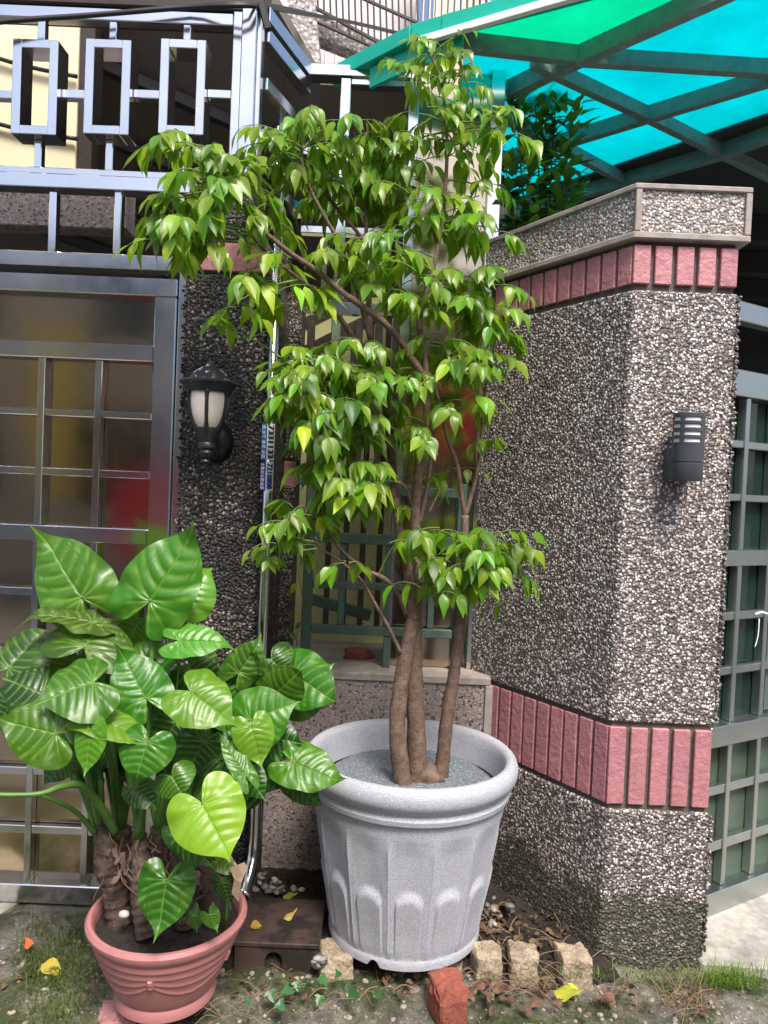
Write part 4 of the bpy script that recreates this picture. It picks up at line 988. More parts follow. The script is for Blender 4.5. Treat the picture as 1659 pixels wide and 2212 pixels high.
# picture position of the shoot, distance, number of compound leaves, rachis, leaflet length, tones
clusters = [
 (985, 80, 2.34, 2, .07, .038, PALE), (950, 118, 2.36, 4, .10, .056, LITE), (925, 112, 2.34, 3, .09, .05, LITE), (880, 150, 2.30, 2, .12, .058, PALE),
 (1000, 165, 2.38, 3, .10, .048, MIX), (958, 190, 2.36, 4, .13, .055, LITE), (1005, 225, 2.34, 4, .10, .048, LITE), (962, 262, 2.36, 3, .14, .056, MIX), (905, 245, 2.3, 2, .12, .056, MIX),
 (1045, 268, 2.34, 3, .12, .062, LITE), (1085, 280, 2.32, 3, .10, .066, LITE), (966, 325, 2.36, 3, .15, .060, MIX), (1030, 320, 2.38, 2, .10, .055, MIX), (905, 305, 2.34, 3, .11, .058, MIX),
 (655, 285, 2.26, 4, .14, .060, LITE), (700, 280, 2.30, 3, .13, .060, LITE), (765, 285, 2.32, 4, .13, .058, LITE), (830, 300, 2.36, 3, .12, .056, LITE), (610, 300, 2.22, 3, .12, .058, MIX),
 (575, 320, 2.2, 3, .11, .058, LITE), (690, 345, 2.36, 4, .14, .062, MIX), (770, 340, 2.40, 4, .14, .062, MIX), (845, 350, 2.42, 4, .12, .058, MIX), (800, 390, 2.44, 4, .13, .062, DARK), (715, 400, 2.42, 4, .13, .062, DARK), (855, 400, 2.42, 3, .11, .06, DARK), (750, 430, 2.42, 3, .13, .062, DARK), (660, 400, 2.34, 2, .12, .058, MIX), (640, 350, 2.3, 3, .12, .058, MIX),
 (365, 300, 2.06, 2, .09, .058, LITE), (405, 310, 2.06, 3, .11, .062, LITE), (455, 335, 2.06, 4, .12, .062, LITE), (490, 350, 2.08, 3, .11, .060, LITE), (430, 385, 2.04, 3, .11, .066, MIX), (400, 420, 2.03, 3, .11, .066, MIX), (480, 420, 2.06, 3, .10, .062, LITE), (520, 400, 2.12, 3, .11, .060, LITE), (530, 360, 2.16, 3, .11, .058, LITE),
 (375, 480, 2.03, 3, .10, .068, MIX), (345, 520, 2.02, 2, .10, .066, LITE), (430, 530, 2.04, 3, .10, .068, LITE), (490, 490, 2.06, 3, .11, .068, MIX), (530, 585, 2.06, 2, .09, .070, PALE), (500, 660, 2.05, 2, .08, .066, PALE), (475, 700, 2.05, 1, .07, .062, PALE),
 (575, 440, 2.14, 2, .12, .056, MIX), (590, 490, 2.16, 2, .10, .056, LITE), (600, 620, 2.16, 3, .12, .074, PALE), (640, 645, 2.2, 2, .10, .070, LITE), (620, 560, 2.16, 2, .10, .06, LITE),
 (720, 540, 2.24, 3, .12, .058, LITE), (765, 525, 2.24, 3, .11, .056, LITE), (815, 520, 2.22, 4, .13, .058, LITE), (860, 545, 2.22, 3, .12, .060, LITE), (800, 580, 2.24, 3, .12, .056, LITE), (890, 590, 2.22, 4, .12, .060, LITE), (850, 620, 2.22, 3, .11, .058, MIX), (905, 645, 2.20, 2, .09, .058, LITE), (740, 600, 2.26, 2, .10, .056, MIX),
 (895, 430, 2.32, 3, .13, .062, MIX), (955, 425, 2.32, 3, .14, .066, MIX), (1040, 405, 2.38, 3, .12, .060, MIX), (1010, 480, 2.34, 3, .12, .066, MIX), (1055, 490, 2.32, 3, .10, .068, MIX), (950, 480, 2.36, 3, .12, .064, DARK), (900, 490, 2.36, 2, .1, .06, MIX),
 (965, 620, 2.30, 3, .11, .060, MID), (1010, 605, 2.30, 4, .12, .060, MID), (1060, 620, 2.34, 3, .12, .058, DARK), (1045, 665, 2.34, 4, .11, .060, MID), (1080, 700, 2.34, 3, .10, .060, DARK), (1000, 660, 2.34, 3, .11, .06, DARK), (1100, 640, 2.34, 2, .07, .05, MID),
 (960, 740, 2.26, 3, .12, .062, LITE), (995, 755, 2.26, 3, .11, .066, LITE), (1055, 760, 2.32, 3, .11, .062, LITE), (930, 730, 2.28, 2, .11, .056, LITE), (1020, 800, 2.3, 2, .1, .058, LITE),
 (620, 800, 2.16, 4, .11, .056, MIX), (660, 785, 2.18, 4, .12, .058, MIX), (700, 765, 2.20, 4, .12, .058, MIX), (750, 755, 2.24, 3, .12, .056, LITE), (790, 740, 2.26, 3, .11, .056, LITE), (740, 800, 2.18, 4, .12, .060, MIX), (690, 830, 2.15, 4, .12, .060, MIX), (655, 850, 2.14, 3, .10, .060, LITE), (780, 820, 2.20, 4, .12, .060, MIX), (820, 800, 2.24, 3, .1, .056, LITE), (590, 795, 2.14, 2, .07, .045, MIX),
 (720, 880, 2.15, 4, .12, .064, DARK), (690, 890, 2.13, 3, .09, .066, LITE), (770, 890, 2.20, 3, .12, .062, MID), (700, 930, 2.16, 3, .11, .066, DARK), (760, 940, 2.22, 3, .11, .066, MID), (820, 870, 2.26, 3, .1, .056, MIX), (830, 930, 2.28, 2, .1, .056, MID),
 (860, 800, 2.26, 2, .12, .050, LITE), (890, 820, 2.26, 2, .12, .05, LITE), (950, 810, 2.26, 2, .11, .050, LITE), (880, 900, 2.24, 2, .11, .056, MIX), (905, 930, 2.22, 2, .09, .058, LITE),
 (965, 870, 2.26, 2, .10, .060, MIX), (1000, 880, 2.24, 2, .08, .070, LITE), (1045, 880, 2.36, 2, .08, .056, DARK), (1060, 950, 2.38, 2, .08, .05, DARK), (975, 1010, 2.4, 2, .08, .04, DARK), (940, 1035, 2.42, 3, .08, .042, DARK),
 (715, 1000, 2.2, 3, .12, .068, LITE), (760, 1010, 2.18, 3, .11, .070, LITE), (790, 1040, 2.18, 3, .11, .070, LITE), (740, 1050, 2.14, 3, .11, .070, LITE), (775, 1075, 2.16, 2, .09, .068, LITE), (800, 1000, 2.26, 2, .1, .06, DARK),
 (655, 1095, 2.15, 3, .10, .056, MIX), (625, 1120, 2.14, 3, .09, .052, MID), (680, 1110, 2.16, 2, .09, .058, LITE), (610, 1170, 2.14, 3, .07, .048, MID), (600, 1210, 2.14, 2, .06, .044, MID), (640, 1180, 2.15, 1, .08, .05, LITE),
 (748, 1215, 2.12, 2, .07, .064, PALE), (868, 1100, 2.22, 1, .07, .058, MIX), (850, 1180, 2.2, 1, .09, .075, LITE), (905, 1140, 2.2, 2, .09, .076, MIX), (885, 1210, 2.18, 1, .07, .095, MID), (905, 1260, 2.18, 1, .07, .070, MIX),
 (985, 1170, 2.24, 2, .08, .056, MID), (950, 1140, 2.28, 2, .07, .05, MID), (960, 1225, 2.22, 3, .09, .060, MID), (1000, 1225, 2.20, 3, .10, .062, MID), (1040, 1190, 2.24, 3, .10, .062, MID), (1075, 1150, 2.26, 3, .10, .060, MID), (1095, 1180, 2.26, 3, .09, .064, MID), (1060, 1230, 2.24, 3, .10, .062, MID), (1095, 1250, 2.26, 2, .09, .066, MID), (935, 1270, 2.2, 2, .08, .062, MID), (1015, 1265, 2.22, 2, .08, .06, MID), (1100, 1300, 2.26, 1, .07, .06, LITE),
]
for (x, y, Y, n, L, sz, tones) in list(clusters):
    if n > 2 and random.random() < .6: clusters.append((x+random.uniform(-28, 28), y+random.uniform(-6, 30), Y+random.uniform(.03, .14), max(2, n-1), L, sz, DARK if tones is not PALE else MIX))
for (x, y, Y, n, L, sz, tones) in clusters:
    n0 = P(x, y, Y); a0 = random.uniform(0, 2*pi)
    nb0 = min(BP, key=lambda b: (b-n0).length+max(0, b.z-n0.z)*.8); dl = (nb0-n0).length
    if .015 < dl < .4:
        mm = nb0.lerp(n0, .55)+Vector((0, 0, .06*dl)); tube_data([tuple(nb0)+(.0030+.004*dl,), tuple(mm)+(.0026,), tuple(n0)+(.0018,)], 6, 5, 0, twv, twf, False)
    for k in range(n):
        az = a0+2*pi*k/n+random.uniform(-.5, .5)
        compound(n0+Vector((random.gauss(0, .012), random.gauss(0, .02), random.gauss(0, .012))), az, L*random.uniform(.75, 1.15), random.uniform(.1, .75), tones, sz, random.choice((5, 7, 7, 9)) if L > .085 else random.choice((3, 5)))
tw = mesh('twigs', twv, twf, M['twig'], tree, True); tw['kind'] = 'stuff'
fol.build(tree, M['leaf'], 'leaf', 'foliage')

# ------------------------------------------------------------------ shrub behind the wall
sb = P(1180, 520, 2.95)
shr = thing('shrub', 'dark glossy upright shrub behind the angled wall under the canopy', 'shrub', (sb.x, 2.95, 1.6))
SL = [leaflet_mesh('shrub_leaf', .205, .25, .12, .2), leaflet_mesh('shrub_leaf', .225, .15, .28, .22), leaflet_mesh('shrub_leaf', .19, .35, -.05, .2)]
sf = Foliage()
stems = [((1170, 700), (1165, 400), (1150, 110)), ((1180, 700), (1190, 380), (1205, 170)), ((1160, 700), (1130, 420), (1112, 180)), ((1190, 700), (1215, 420), (1245, 215)), ((1170, 700), (1180, 480), (1170, 250)), ((1150, 700), (1115, 520), (1090, 350)), ((1190, 700), (1220, 520), (1235, 400)), ((1180, 700), (1200, 560), (1210, 330)), ((1150, 700), (1130, 560), (1120, 470)), ((1165, 700), (1150, 540), (1140, 330))]
for si, st_ in enumerate(stems):
    Yb = 2.9+random.uniform(-.06, .14); q = [P(x, y, Yb-.02*i) for i, (x, y) in enumerate(st_)]
    cpts = [(p.x, p.y, p.z, .006-.002*i) for i, p in enumerate(q)]
    tube('stem', cpts, M['bark'], shr, 6, 4)
    cv = [Vector(c[:3]) for c in catmull(cpts, 16)]
    n = 58
    for k in range(n):
        t = .36+.64*(k+random.random())/n; i = min(int(t*(len(cv)-1)), len(cv)-2); p = cv[i]; d = (cv[i+1]-cv[i]).normalized()
        az = k*2.4+random.uniform(-.4, .4)
        out = Vector((math.cos(az), math.sin(az), 0)); upness = .25+1.1*max(0, (t-.55))
        ax = out*random.uniform(.6, 1)+d*upness*random.uniform(.6, 1.2)+Vector((0, 0, random.uniform(-.35, .25)))
        off = out*random.uniform(.005, .11)*(1.2-t)
        lite = t > .86
        col = random.choice([(.3, .46, .03), (.2, .4, .03)]) if lite else random.choice([(.05, .2, .03), (.07, .25, .035), (.035, .14, .04), (.13, .32, .03)])
        s = random.uniform(.07, .10)*(1 if t < .9 else .85)
        sf.add(random.choice(SL), frame(p+off, ax, UP+TOCAM*.5+out*.2, s), col, s)
sf.build(shr, M['shrubleaf'], 'leaf', 'foliage', 290)

# ------------------------------------------------------------------ pink pot
QC = P(364, 1962, 1.95); PRZ = QC.z; PR = .207; PBZ = .062
pk = thing('pink_pot', 'terracotta pink pot with swag relief holding the broad-leaved plant', 'pot', (QC.x, 1.95, PBZ))
PH = PRZ-PBZ
pp = [(.09, 0), (.128, 0), (.132, .003), (.133, .022), (.128, .030), (.129, .034)]
nr = 40
for i in range(nr+1):
    t = i/nr; pp.append((.130+(.186-.130)*t**.8, .035+t*(PH-.05-.035)))
pp += [(.190, PH-.042), (.199, PH-.032), (PR, PH-.020), (PR+.001, PH-.010), (PR-.005, PH-.001), (PR-.013, PH), (PR-.020, PH-.006), (PR-.023, PH-.02), (PR-.028, PH-.06)]
def pk_fn(a, i, r, z):
    if 6 <= i <= 6+nr:
        t = (i-6)/nr
        u = (a*5/(2*pi)-.04) % 1.0                       # one swag per 72 degrees, knots at u = 0
        w = 1-(2*u-1)**2
        for dep, rise, am in ((.62, .28, .0046), (.70, .15, .0034), (.80, .05, .0030), (.93, .0, .0036)):
            c = dep-rise*w
            r += am*(1/(1+math.exp(-(t-c)/.005))-.75*min(1, max(0, (t-c)/.07)))
        k = min(u, 1-u)
        if k < .03 and .60 < t < .80: r += .006
    return r, z
lathe('body', pp, M['pinkpot'], pk, 240, (QC.x, 1.95, PBZ), pk_fn)
sv, sf_ = [], []
for i in range(12):
    for k in range(40):
        a = 2*pi*k/40; r = (PR-.024)*i/11
        sv.append((QC.x+r*math.sin(a), 1.95-r*math.cos(a), PRZ-.035+.012*noise.noise(Vector((r*math.sin(a)*30, r*math.cos(a)*30, 8)))))
for i in range(11):
    for k in range(40): sf_.append((i*40+k, i*40+(k+1) % 40, (i+1)*40+(k+1) % 40, (i+1)*40+k))
mesh('soil', sv, sf_, M['soil'], pk, True)
q = P(268, 1975, 1.86)
tag(rock('white_pebble', (q.x, q.y, q.z), (.014, .012, .010), M['pebbles'], None, 4, 0, 2, .1, .1), 'round off-white pebble on the soil of the pink pot', 'pebble')

# ------------------------------------------------------------------ broad-leaved plant (elephant ear) in the pink pot
ear = thing('elephant_ear', 'elephant ear plant with big heart-shaped glossy leaves in pink pot', 'plant', (QC.x, 1.95, PRZ-.03))
OUT = [(0.0, -.02), (.05, -.13), (.13, -.27), (.25, -.36), (.39, -.35), (.505, -.245), (.575, -.10), (.595, .06), (.58, .23), (.53, .40), (.44, .56), (.325, .69), (.205, .79), (.11, .87), (.05, .94), (.02, 1.0), (0, 1.06)]
def outline(k, n):
    f = k/n*(len(OUT)-1); i = min(int(f), len(OUT)-2); t = f-i
    p0, p1, p2, p3 = OUT[max(i-1, 0)], OUT[i], OUT[i+1], OUT[min(i+2, len(OUT)-1)]
    return tuple(.5*((2*b)+(-a+c)*t+(2*a-5*b+4*c-d)*t*t+(-a+3*b-3*c+d)*t**3) for a, b, c, d in zip(p0, p1, p2, p3))
LAT = (.02, .17, .34, .52, .70)
def vein_at(x, y):
    ax = abs(x); v = math.exp(-(ax/.013)**2) if y > -.02 else 0
    for yk in LAT:
        yv = yk+.22*ax+.55*ax*ax
        v = max(v, .85*math.exp(-((y-yv)/.016)**2))
    r = math.hypot(ax, y)
    if y < .12:
        th = math.atan2(y, ax)
        for t0, cv in ((-.05, .25), (-.48, .1), (-.95, -.1)):
            v = max(v, .8*math.exp(-((th-t0-cv*r)*r/.012)**2)*(1 if r > .03 else .5))
    return min(1, v)
def bulge_at(x, y):
    ax = abs(x); w = (y-.22*ax-.55*ax*ax)/.17
    return .5-.5*math.cos(2*pi*w)
def ear_leaf(att, tip, wid, nrm, col, name='leaf', seed=0, curl=.16, cup=.18, wav=.035, tipcurl=0.0, lobes=1.0, parent=None):
    rn = random.Random(seed); NR, NS = 26, 104
    axis = tip-att; L = axis.length; wf = wid/(1.15*L)
    vs = [(0, 0)]; fs = []
    pts2 = []
    for s in (1, -1):
        for k in range(NS//2+(1 if s == 1 else 0)):
            kk = k if s == 1 else NS//2-1-k
            if s == -1 and kk == 0: continue
            x, y = outline(kk, NS//2); y = y*lobes if y < 0 else y
            pts2.append((x*s*wf, y))
    n = len(pts2)
    for j in range(1, NR+1):
        t = (j/NR)**.85
        for (x, y) in pts2: vs.append((x*t, y*t))
    for k in range(n): fs.append((0, 1+k, 1+(k+1) % n))
    for j in range(NR-1):
        for k in range(n): fs.append((1+j*n+k, 1+(j+1)*n+k, 1+(j+1)*n+(k+1) % n, 1+j*n+(k+1) % n))
    ph = rn.uniform(0, 6.28); ph2 = rn.uniform(0, 6.28); tw_ = rn.uniform(-.35, .35); cupL = cup+rn.uniform(-.28, .22); cupR = cup+rn.uniform(-.28, .22)
    out, vein = [], []
    for (x, y) in vs:
        xx = x/wf; ve = vein_at(xx, y); ed = min(1, math.hypot(xx/.57, (y-.25)/.75))
        cs = cupR if x > 0 else cupL
        z = cs*abs(x)*.9-(abs(cs)*.7+.12)*x*x*2.0-curl*(max(0, y)**2)-curl*.7*(min(0, y)**2)*3
        z += -.016*ve*(1-ed*.5)+.011*bulge_at(xx, y)*(1-ed**3)
        an_ = math.atan2(y-.1, xx)
        z += wav*ed**3*(math.sin(an_*5+ph)*.6+math.sin(an_*9+ph2)*.45)
        z += tw_*x*y*.6
        if tipcurl and y > .7: z += tipcurl*((y-.7)/.3)**2*.3
        out.append((x*L, y*L, z*L)); vein.append(ve)
    me = bpy.data.meshes.new('leaf'); me.from_pydata(out, [], fs); me.update()
    me.polygons.foreach_set('use_smooth', [True]*len(me.polygons))
    at = me.attributes.new('vein', 'FLOAT', 'POINT'); at.data.foreach_set('value', vein)
    o = link(name, me, M['bigleaf'], parent or ear)
    o.matrix_basis = frame(att, axis, nrm, 1.0); o.color = c4(col)
    return o
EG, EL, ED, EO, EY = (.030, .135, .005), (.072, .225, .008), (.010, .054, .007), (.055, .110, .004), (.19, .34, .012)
# attach px, tip px, distance at attach, distance at tip, width px, facing (x, y, z), colour
el = [
 (177, 1291, 70, 1141, 1.98, 2.02, 150, (-.25, -.9, .5), EG), (324, 1298, 422, 1133, 1.94, 1.96, 158, (.1, -1, .35), EG), (398, 1296, 455, 1222, 2.04, 2.08, 110, (.3, -.8, .5), EL),
 (200, 1345, 47, 1310, 1.95, 1.90, 95, (-.1, -.35, 1), EO), (183, 1398, 235, 1322, 1.88, 1.98, 185, (0, -.9, .25), EO), (20, 1442, 105, 1345, 1.92, 2.0, 150, (-.3, -.9, .4), ED),
 (92, 1499, 2, 1460, 1.86, 1.86, 125, (-.1, -.9, .6), ED), (202, 1474, 80, 1512, 1.78, 1.72, 160, (-.15, -.8, .8), EG), (315, 1508, 256, 1398, 1.84, 1.88, 112, (.1, -1, .35), EG),
 (412, 1495, 506, 1556, 1.80, 1.76, 125, (.1, -.75, .9), EL), (122, 1585, -6, 1553, 1.74, 1.74, 135, (-.1, -.9, .6), EG), (205, 1552, 338, 1592, 1.76, 1.74, 85, (.05, -.5, 1), EL),
 (195, 1580, 183, 1674, 1.72, 1.70, 70, (-.2, -1, .4), EL), (319, 1603, 287, 1693, 1.74, 1.70, 110, (.05, -1, .35), EG), (388, 1384, 500, 1381, 1.92, 1.92, 78, (.1, -.75, .8), EL),
 (516, 1452, 569, 1377, 1.96, 1.98, 75, (.55, -.9, .2), EG), (540, 1556, 637, 1515, 1.84, 1.84, 125, (.15, -.95, .5), EG), (629, 1492, 718, 1436, 2.04, 2.06, 130, (.15, -1, .3), EG),
 (545, 1572, 565, 1657, 1.78, 1.76, 82, (.2, -1, .4), EL), (528, 1672, 476, 1580, 1.74, 1.78, 46, (.5, -.8, .3), EG), (578, 1592, 652, 1606, 1.88, 1.86, 92, (.1, -1, .4), ED),
 (633, 1646, 746, 1690, 1.84, 1.80, 100, (.05, -.8, .8), EG), (634, 1690, 697, 1742, 1.88, 1.86, 55, (.3, -.9, .3), ED), (437, 1736, 498, 1858, 1.68, 1.62, 152, (.12, -1, .35), EY),
 (371, 1677, 397, 1724, 1.76, 1.74, 88, (0, -1, .4), EG), (294, 1702, 338, 1747, 1.80, 1.78, 62, (.1, -1, .3), ED), (360, 1901, 338, 2026, 1.74, 1.70, 116, (0, -1, .3), EG),
 (419, 1978, 424, 2015, 1.76, 1.76, 34, (0, -1, .3), ED), (452, 1976, 470, 2010, 1.76, 1.76, 38, (.1, -1, .3), EG), (390, 1800, 460, 1878, 1.82, 1.80, 66, (.1, -1, .2), ED),
 (532, 1668, 573, 1729, 1.80, 1.78, 62, (.2, -1, .3), ED), (482, 1905, 498, 1960, 1.84, 1.84, 44, (.1, -1, .3), ED), (470, 1860, 520, 1885, 1.86, 1.84, 40, (.1, -.6, .8), EO),
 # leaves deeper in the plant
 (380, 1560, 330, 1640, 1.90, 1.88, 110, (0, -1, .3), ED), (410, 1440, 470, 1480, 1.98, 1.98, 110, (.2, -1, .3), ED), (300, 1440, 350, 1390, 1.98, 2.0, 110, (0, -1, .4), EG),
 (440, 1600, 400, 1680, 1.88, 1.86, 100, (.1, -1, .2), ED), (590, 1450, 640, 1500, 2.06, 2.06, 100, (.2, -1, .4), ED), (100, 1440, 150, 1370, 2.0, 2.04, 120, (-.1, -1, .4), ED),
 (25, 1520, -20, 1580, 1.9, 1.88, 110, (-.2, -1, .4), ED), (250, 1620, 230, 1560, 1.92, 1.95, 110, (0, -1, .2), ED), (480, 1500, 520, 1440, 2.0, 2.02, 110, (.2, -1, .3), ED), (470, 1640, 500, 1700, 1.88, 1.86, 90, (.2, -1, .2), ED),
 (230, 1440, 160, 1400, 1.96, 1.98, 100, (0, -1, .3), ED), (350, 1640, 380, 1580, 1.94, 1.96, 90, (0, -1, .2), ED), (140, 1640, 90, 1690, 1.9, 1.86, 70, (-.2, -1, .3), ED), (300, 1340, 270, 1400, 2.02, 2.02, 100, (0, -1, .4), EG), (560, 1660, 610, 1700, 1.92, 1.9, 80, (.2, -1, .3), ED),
]
for k in range(34):
    x_, y_ = random.uniform(20, 640), random.uniform(1420, 1690)
    if abs(x_-330) > 330-(y_-1400)*.35: continue
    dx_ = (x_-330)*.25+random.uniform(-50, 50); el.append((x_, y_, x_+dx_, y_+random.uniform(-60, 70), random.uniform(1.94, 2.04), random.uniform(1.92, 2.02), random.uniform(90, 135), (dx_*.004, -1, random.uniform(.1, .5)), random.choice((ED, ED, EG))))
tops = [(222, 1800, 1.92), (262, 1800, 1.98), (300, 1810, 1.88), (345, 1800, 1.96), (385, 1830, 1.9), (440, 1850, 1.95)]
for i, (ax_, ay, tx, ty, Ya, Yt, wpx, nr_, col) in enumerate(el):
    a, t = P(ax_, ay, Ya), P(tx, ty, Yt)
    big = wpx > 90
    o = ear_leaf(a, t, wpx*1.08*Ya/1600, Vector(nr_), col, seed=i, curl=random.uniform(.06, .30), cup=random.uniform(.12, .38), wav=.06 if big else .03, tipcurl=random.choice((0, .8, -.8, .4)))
    # petiole from the nearest stem top
    b0 = min(tops, key=lambda s: abs(s[0]-ax_*.45-170)+random.uniform(0, 60))
    if ay > 1880: s0 = P(ax_+random.uniform(-6, 8), 1990, Ya+.05)
    else: s0 = P(b0[0]+random.uniform(-8, 8), b0[1], b0[2])
    back = -Vector(nr_).normalized()*.012
    mid = s0.lerp(a, .55)+Vector((0, .03, .035 if ay < 1700 else .02))
    r0 = .0095 if big else .005
    tube('petiole', [(s0.x, s0.y, s0.z, r0), (mid.x, mid.y, mid.z, r0*.75), (a.x+back.x*2.2, a.y+back.y*2.2+.006, a.z+back.z*2.2-.012, r0*.5), (a.x, a.y, a.z, r0*.36)], M['petiole'], ear, 8, 5)
def pth(name, pts, mat, sides=9, rough=0, n=5): return tube(name, [tuple(P(x, y, Y))+(r,) for x, y, Y, r in pts], mat, ear, sides, n, rough)
pth('petiole', [(250, 1800, 1.9, .010), (215, 1740, 1.84, .011), (175, 1697, 1.78, .0095), (130, 1700, 1.72, .0075), (75, 1716, 1.68, .006), (-60, 1716, 1.64, .005)], M['petiole'])
pth('petiole', [(205, 1800, 1.9, .008), (165, 1755, 1.84, .006), (120, 1730, 1.78, .005), (80, 1716, 1.74, .004)], M['petiole'])
def corm(pts, seed):
    q = catmull([tuple(P(x, y, Y))+(r,) for x, y, Y, r in pts], 12)
    q2 = [(p[0]+.003*noise.noise(Vector((i*.4, seed, 0))), p[1], p[2], p[3]*(1+.07*math.sin(i*2.1))) for i, p in enumerate(q)]
    vs, fs = tube_data(q2, 18, 1, .22); mesh('stem', vs, fs, M['corm'], ear, True)
corm([(262, 2010, 1.93, .034), (250, 1930, 1.93, .032), (236, 1860, 1.92, .034), (222, 1780, 1.92, .022)], 1)
corm([(318, 2020, 1.86, .028), (308, 1950, 1.87, .027), (304, 1880, 1.88, .026), (300, 1800, 1.9, .020)], 2)
corm([(345, 1990, 1.98, .030), (345, 1900, 1.97, .034), (340, 1790, 1.96, .022)], 3)
corm([(400, 2000, 1.92, .026), (392, 1920, 1.92, .028), (385, 1820, 1.92, .016)], 4)
corm([(455, 1985, 1.95, .024), (452, 1920, 1.95, .024), (445, 1845, 1.95, .015)], 5)
corm([(285, 1960, 1.99, .03), (275, 1870, 1.99, .034), (265, 1790, 1.98, .02)], 6)
rv, rf_ = [], []
for k in range(34):                                       # hanging roots and fibres on the stems
    x, y = random.uniform(215, 470), random.uniform(1790, 1900); Y = random.uniform(1.84, 1.9); l = random.uniform(30, 90)
    pts = [tuple(P(x+random.uniform(-9, 9)*i, y+l*i/3, Y-.004*i))+(random.uniform(.0009, .002),) for i in range(4)]
    tube_data(pts, 5, 3, 0, rv, rf_, False)
for k in range(18):                                       # dry sheath flakes
    x, y = random.uniform(215, 460), random.uniform(1800, 1905); Y = random.uniform(1.85, 1.9)
    a = P(x, y, Y); b = P(x+random.uniform(-12, 12), y+random.uniform(14, 34), Y-.01); w = Vector((random.uniform(.004, .009), 0, .002)); i = len(rv)
    m_ = (a+b)/2+Vector((0, -.008, 0)); rv += [a-w, a+w, m_+w, m_-w, b+w*.3, b-w*.3]; rf_ += [(i, i+1, i+2, i+3), (i+3, i+2, i+4, i+5)]
o = mesh('roots', rv, rf_, M['flake'], ear, True); o['kind'] = 'stuff'
o = mesh('dry_sheath', [P(496, 1875, 1.83), P(528, 1862, 1.85), P(535, 1872, 1.84), P(522, 1905, 1.82), P(516, 1948, 1.82), P(500, 1930, 1.81), P(506, 1900, 1.815)], [(0, 1, 2, 3), (0, 3, 6), (6, 3, 4, 5)], M['fibre'], ear)

# ------------------------------------------------------------------ drain box, stones, bricks
bx0, bx1 = Xat(506, 2085, 2.15), Xat(686, 2085, 2.15)
zb1 = Zat(600, 2038, 2.15)
db = thing('drain_box', 'dark brown drain box with arched hole between the two pots', 'box', ((bx0+bx1)/2, 2.15, 0))
vs, fs = [], []; n = 10
cxh = Xat(590, 2090, 2.15); rh = .026; zh = Zat(590, 2090, 2.15)
arch = [(cxh-rh, -.02)]+[(cxh-rh*math.cos(pi*k/n), zh+.02+rh*math.sin(pi*k/n)) for k in range(n+1)]+[(cxh+rh, -.02)]
bm = bmesh.new()
op = [(bx0, -.02)]+arch+[(bx1, -.02), (bx1, zb1-.012), (bx0, zb1-.012)]
fr_ = [bm.verts.new((x, 2.15, z)) for x, z in op]; bk = [bm.verts.new((x, 2.17, z)) for x, z in op]
bm.faces.new(fr_); bm.faces.new(bk[::-1])
for i in range(len(op)): bm.faces.new((fr_[i], bk[i], bk[(i+1) % len(op)], fr_[(i+1) % len(op)]))
bmobj('front', bm, M['box'], db)
box('side', bx0, bx0+.02, 2.1705, 2.36, -.02, zb1-.012, M['box'], db, 0); box('side', bx1-.02, bx1, 2.1705, 2.36, -.02, zb1-.012, M['box'], db, 0)
box('side', bx0, bx1, 2.3605, 2.38, -.02, zb1-.012, M['box'], db, 0)
box('lid', bx0-.004, bx1+.004, 2.144, 2.385, zb1-.011, zb1+.004, M['box'], db, .003)
box('inside_shade', bx0+.022, bx1-.022, 2.2, 2.35, -.02, zb1-.014, M['hole'], db, 0)  # near-black block paints the shade behind the arched opening
def put_rock(name, label, cat, x, y, Y, size, mat, seed, rz=0, sq=.8, group=None, amp=.16):
    q = P(x, y, Y); return tag(rock(name, q, size, mat, None, seed, rz, 4, amp, sq), label, cat, group)
put_rock('granite_block', 'tan granite block nearest the right side of the grey planter', 'stone', 1050, 2090, 2.17, (.042, .05, .062), M['granite'], 11, .1, group='granite kerb blocks')
put_rock('granite_block', 'tan granite block in the middle of the kerb row', 'stone', 1128, 2092, 2.18, (.044, .05, .060), M['granite'], 12, -.05, group='granite kerb blocks')
put_rock('granite_block', 'tan granite block at the right end of the kerb row', 'stone', 1237, 2098, 2.18, (.048, .05, .064), M['granite'], 13, .06, group='granite kerb blocks')
put_rock('granite_block', 'brown granite block under the left side of the grey planter', 'stone', 725, 2085, 2.16, (.05, .06, .055), M['granite'], 14, .15, group='granite kerb blocks')
put_rock('granite_block', 'shaded granite block under the right side of the grey planter', 'stone', 965, 2098, 2.2, (.05, .05, .045), M['granite'], 15, -.1, group='granite kerb blocks')
put_rock('granite_block', 'small dark granite block between two tan kerb blocks', 'stone', 1187, 2108, 2.22, (.03, .04, .05), M['rockpale'], 19, .2, group='granite kerb blocks')
put_rock('rock', 'pale wedge of rock under the front of the grey planter', 'rock', 862, 2138, 2.13, (.072, .06, .034), M['rockpale'], 16, .3, .5, amp=.35)
put_rock('rock', 'pink stone under the left foot of the pink pot', 'rock', 255, 2205, 1.93, (.05, .06, .035), M['rockpink'], 17, .3, .5, amp=.3)
put_rock('rock', 'brown rock lying on the low wall coping behind the green lattice', 'rock', 775, 1418, 2.9, (.06, .04, .034), M['brick'], 18, .3, .3, amp=.3)
put_rock('rock', 'mossy lump of stone between the pink pot and drain box', 'rock', 480, 2150, 2.05, (.07, .06, .035), M['ground'], 21, .3, .3, amp=.3)
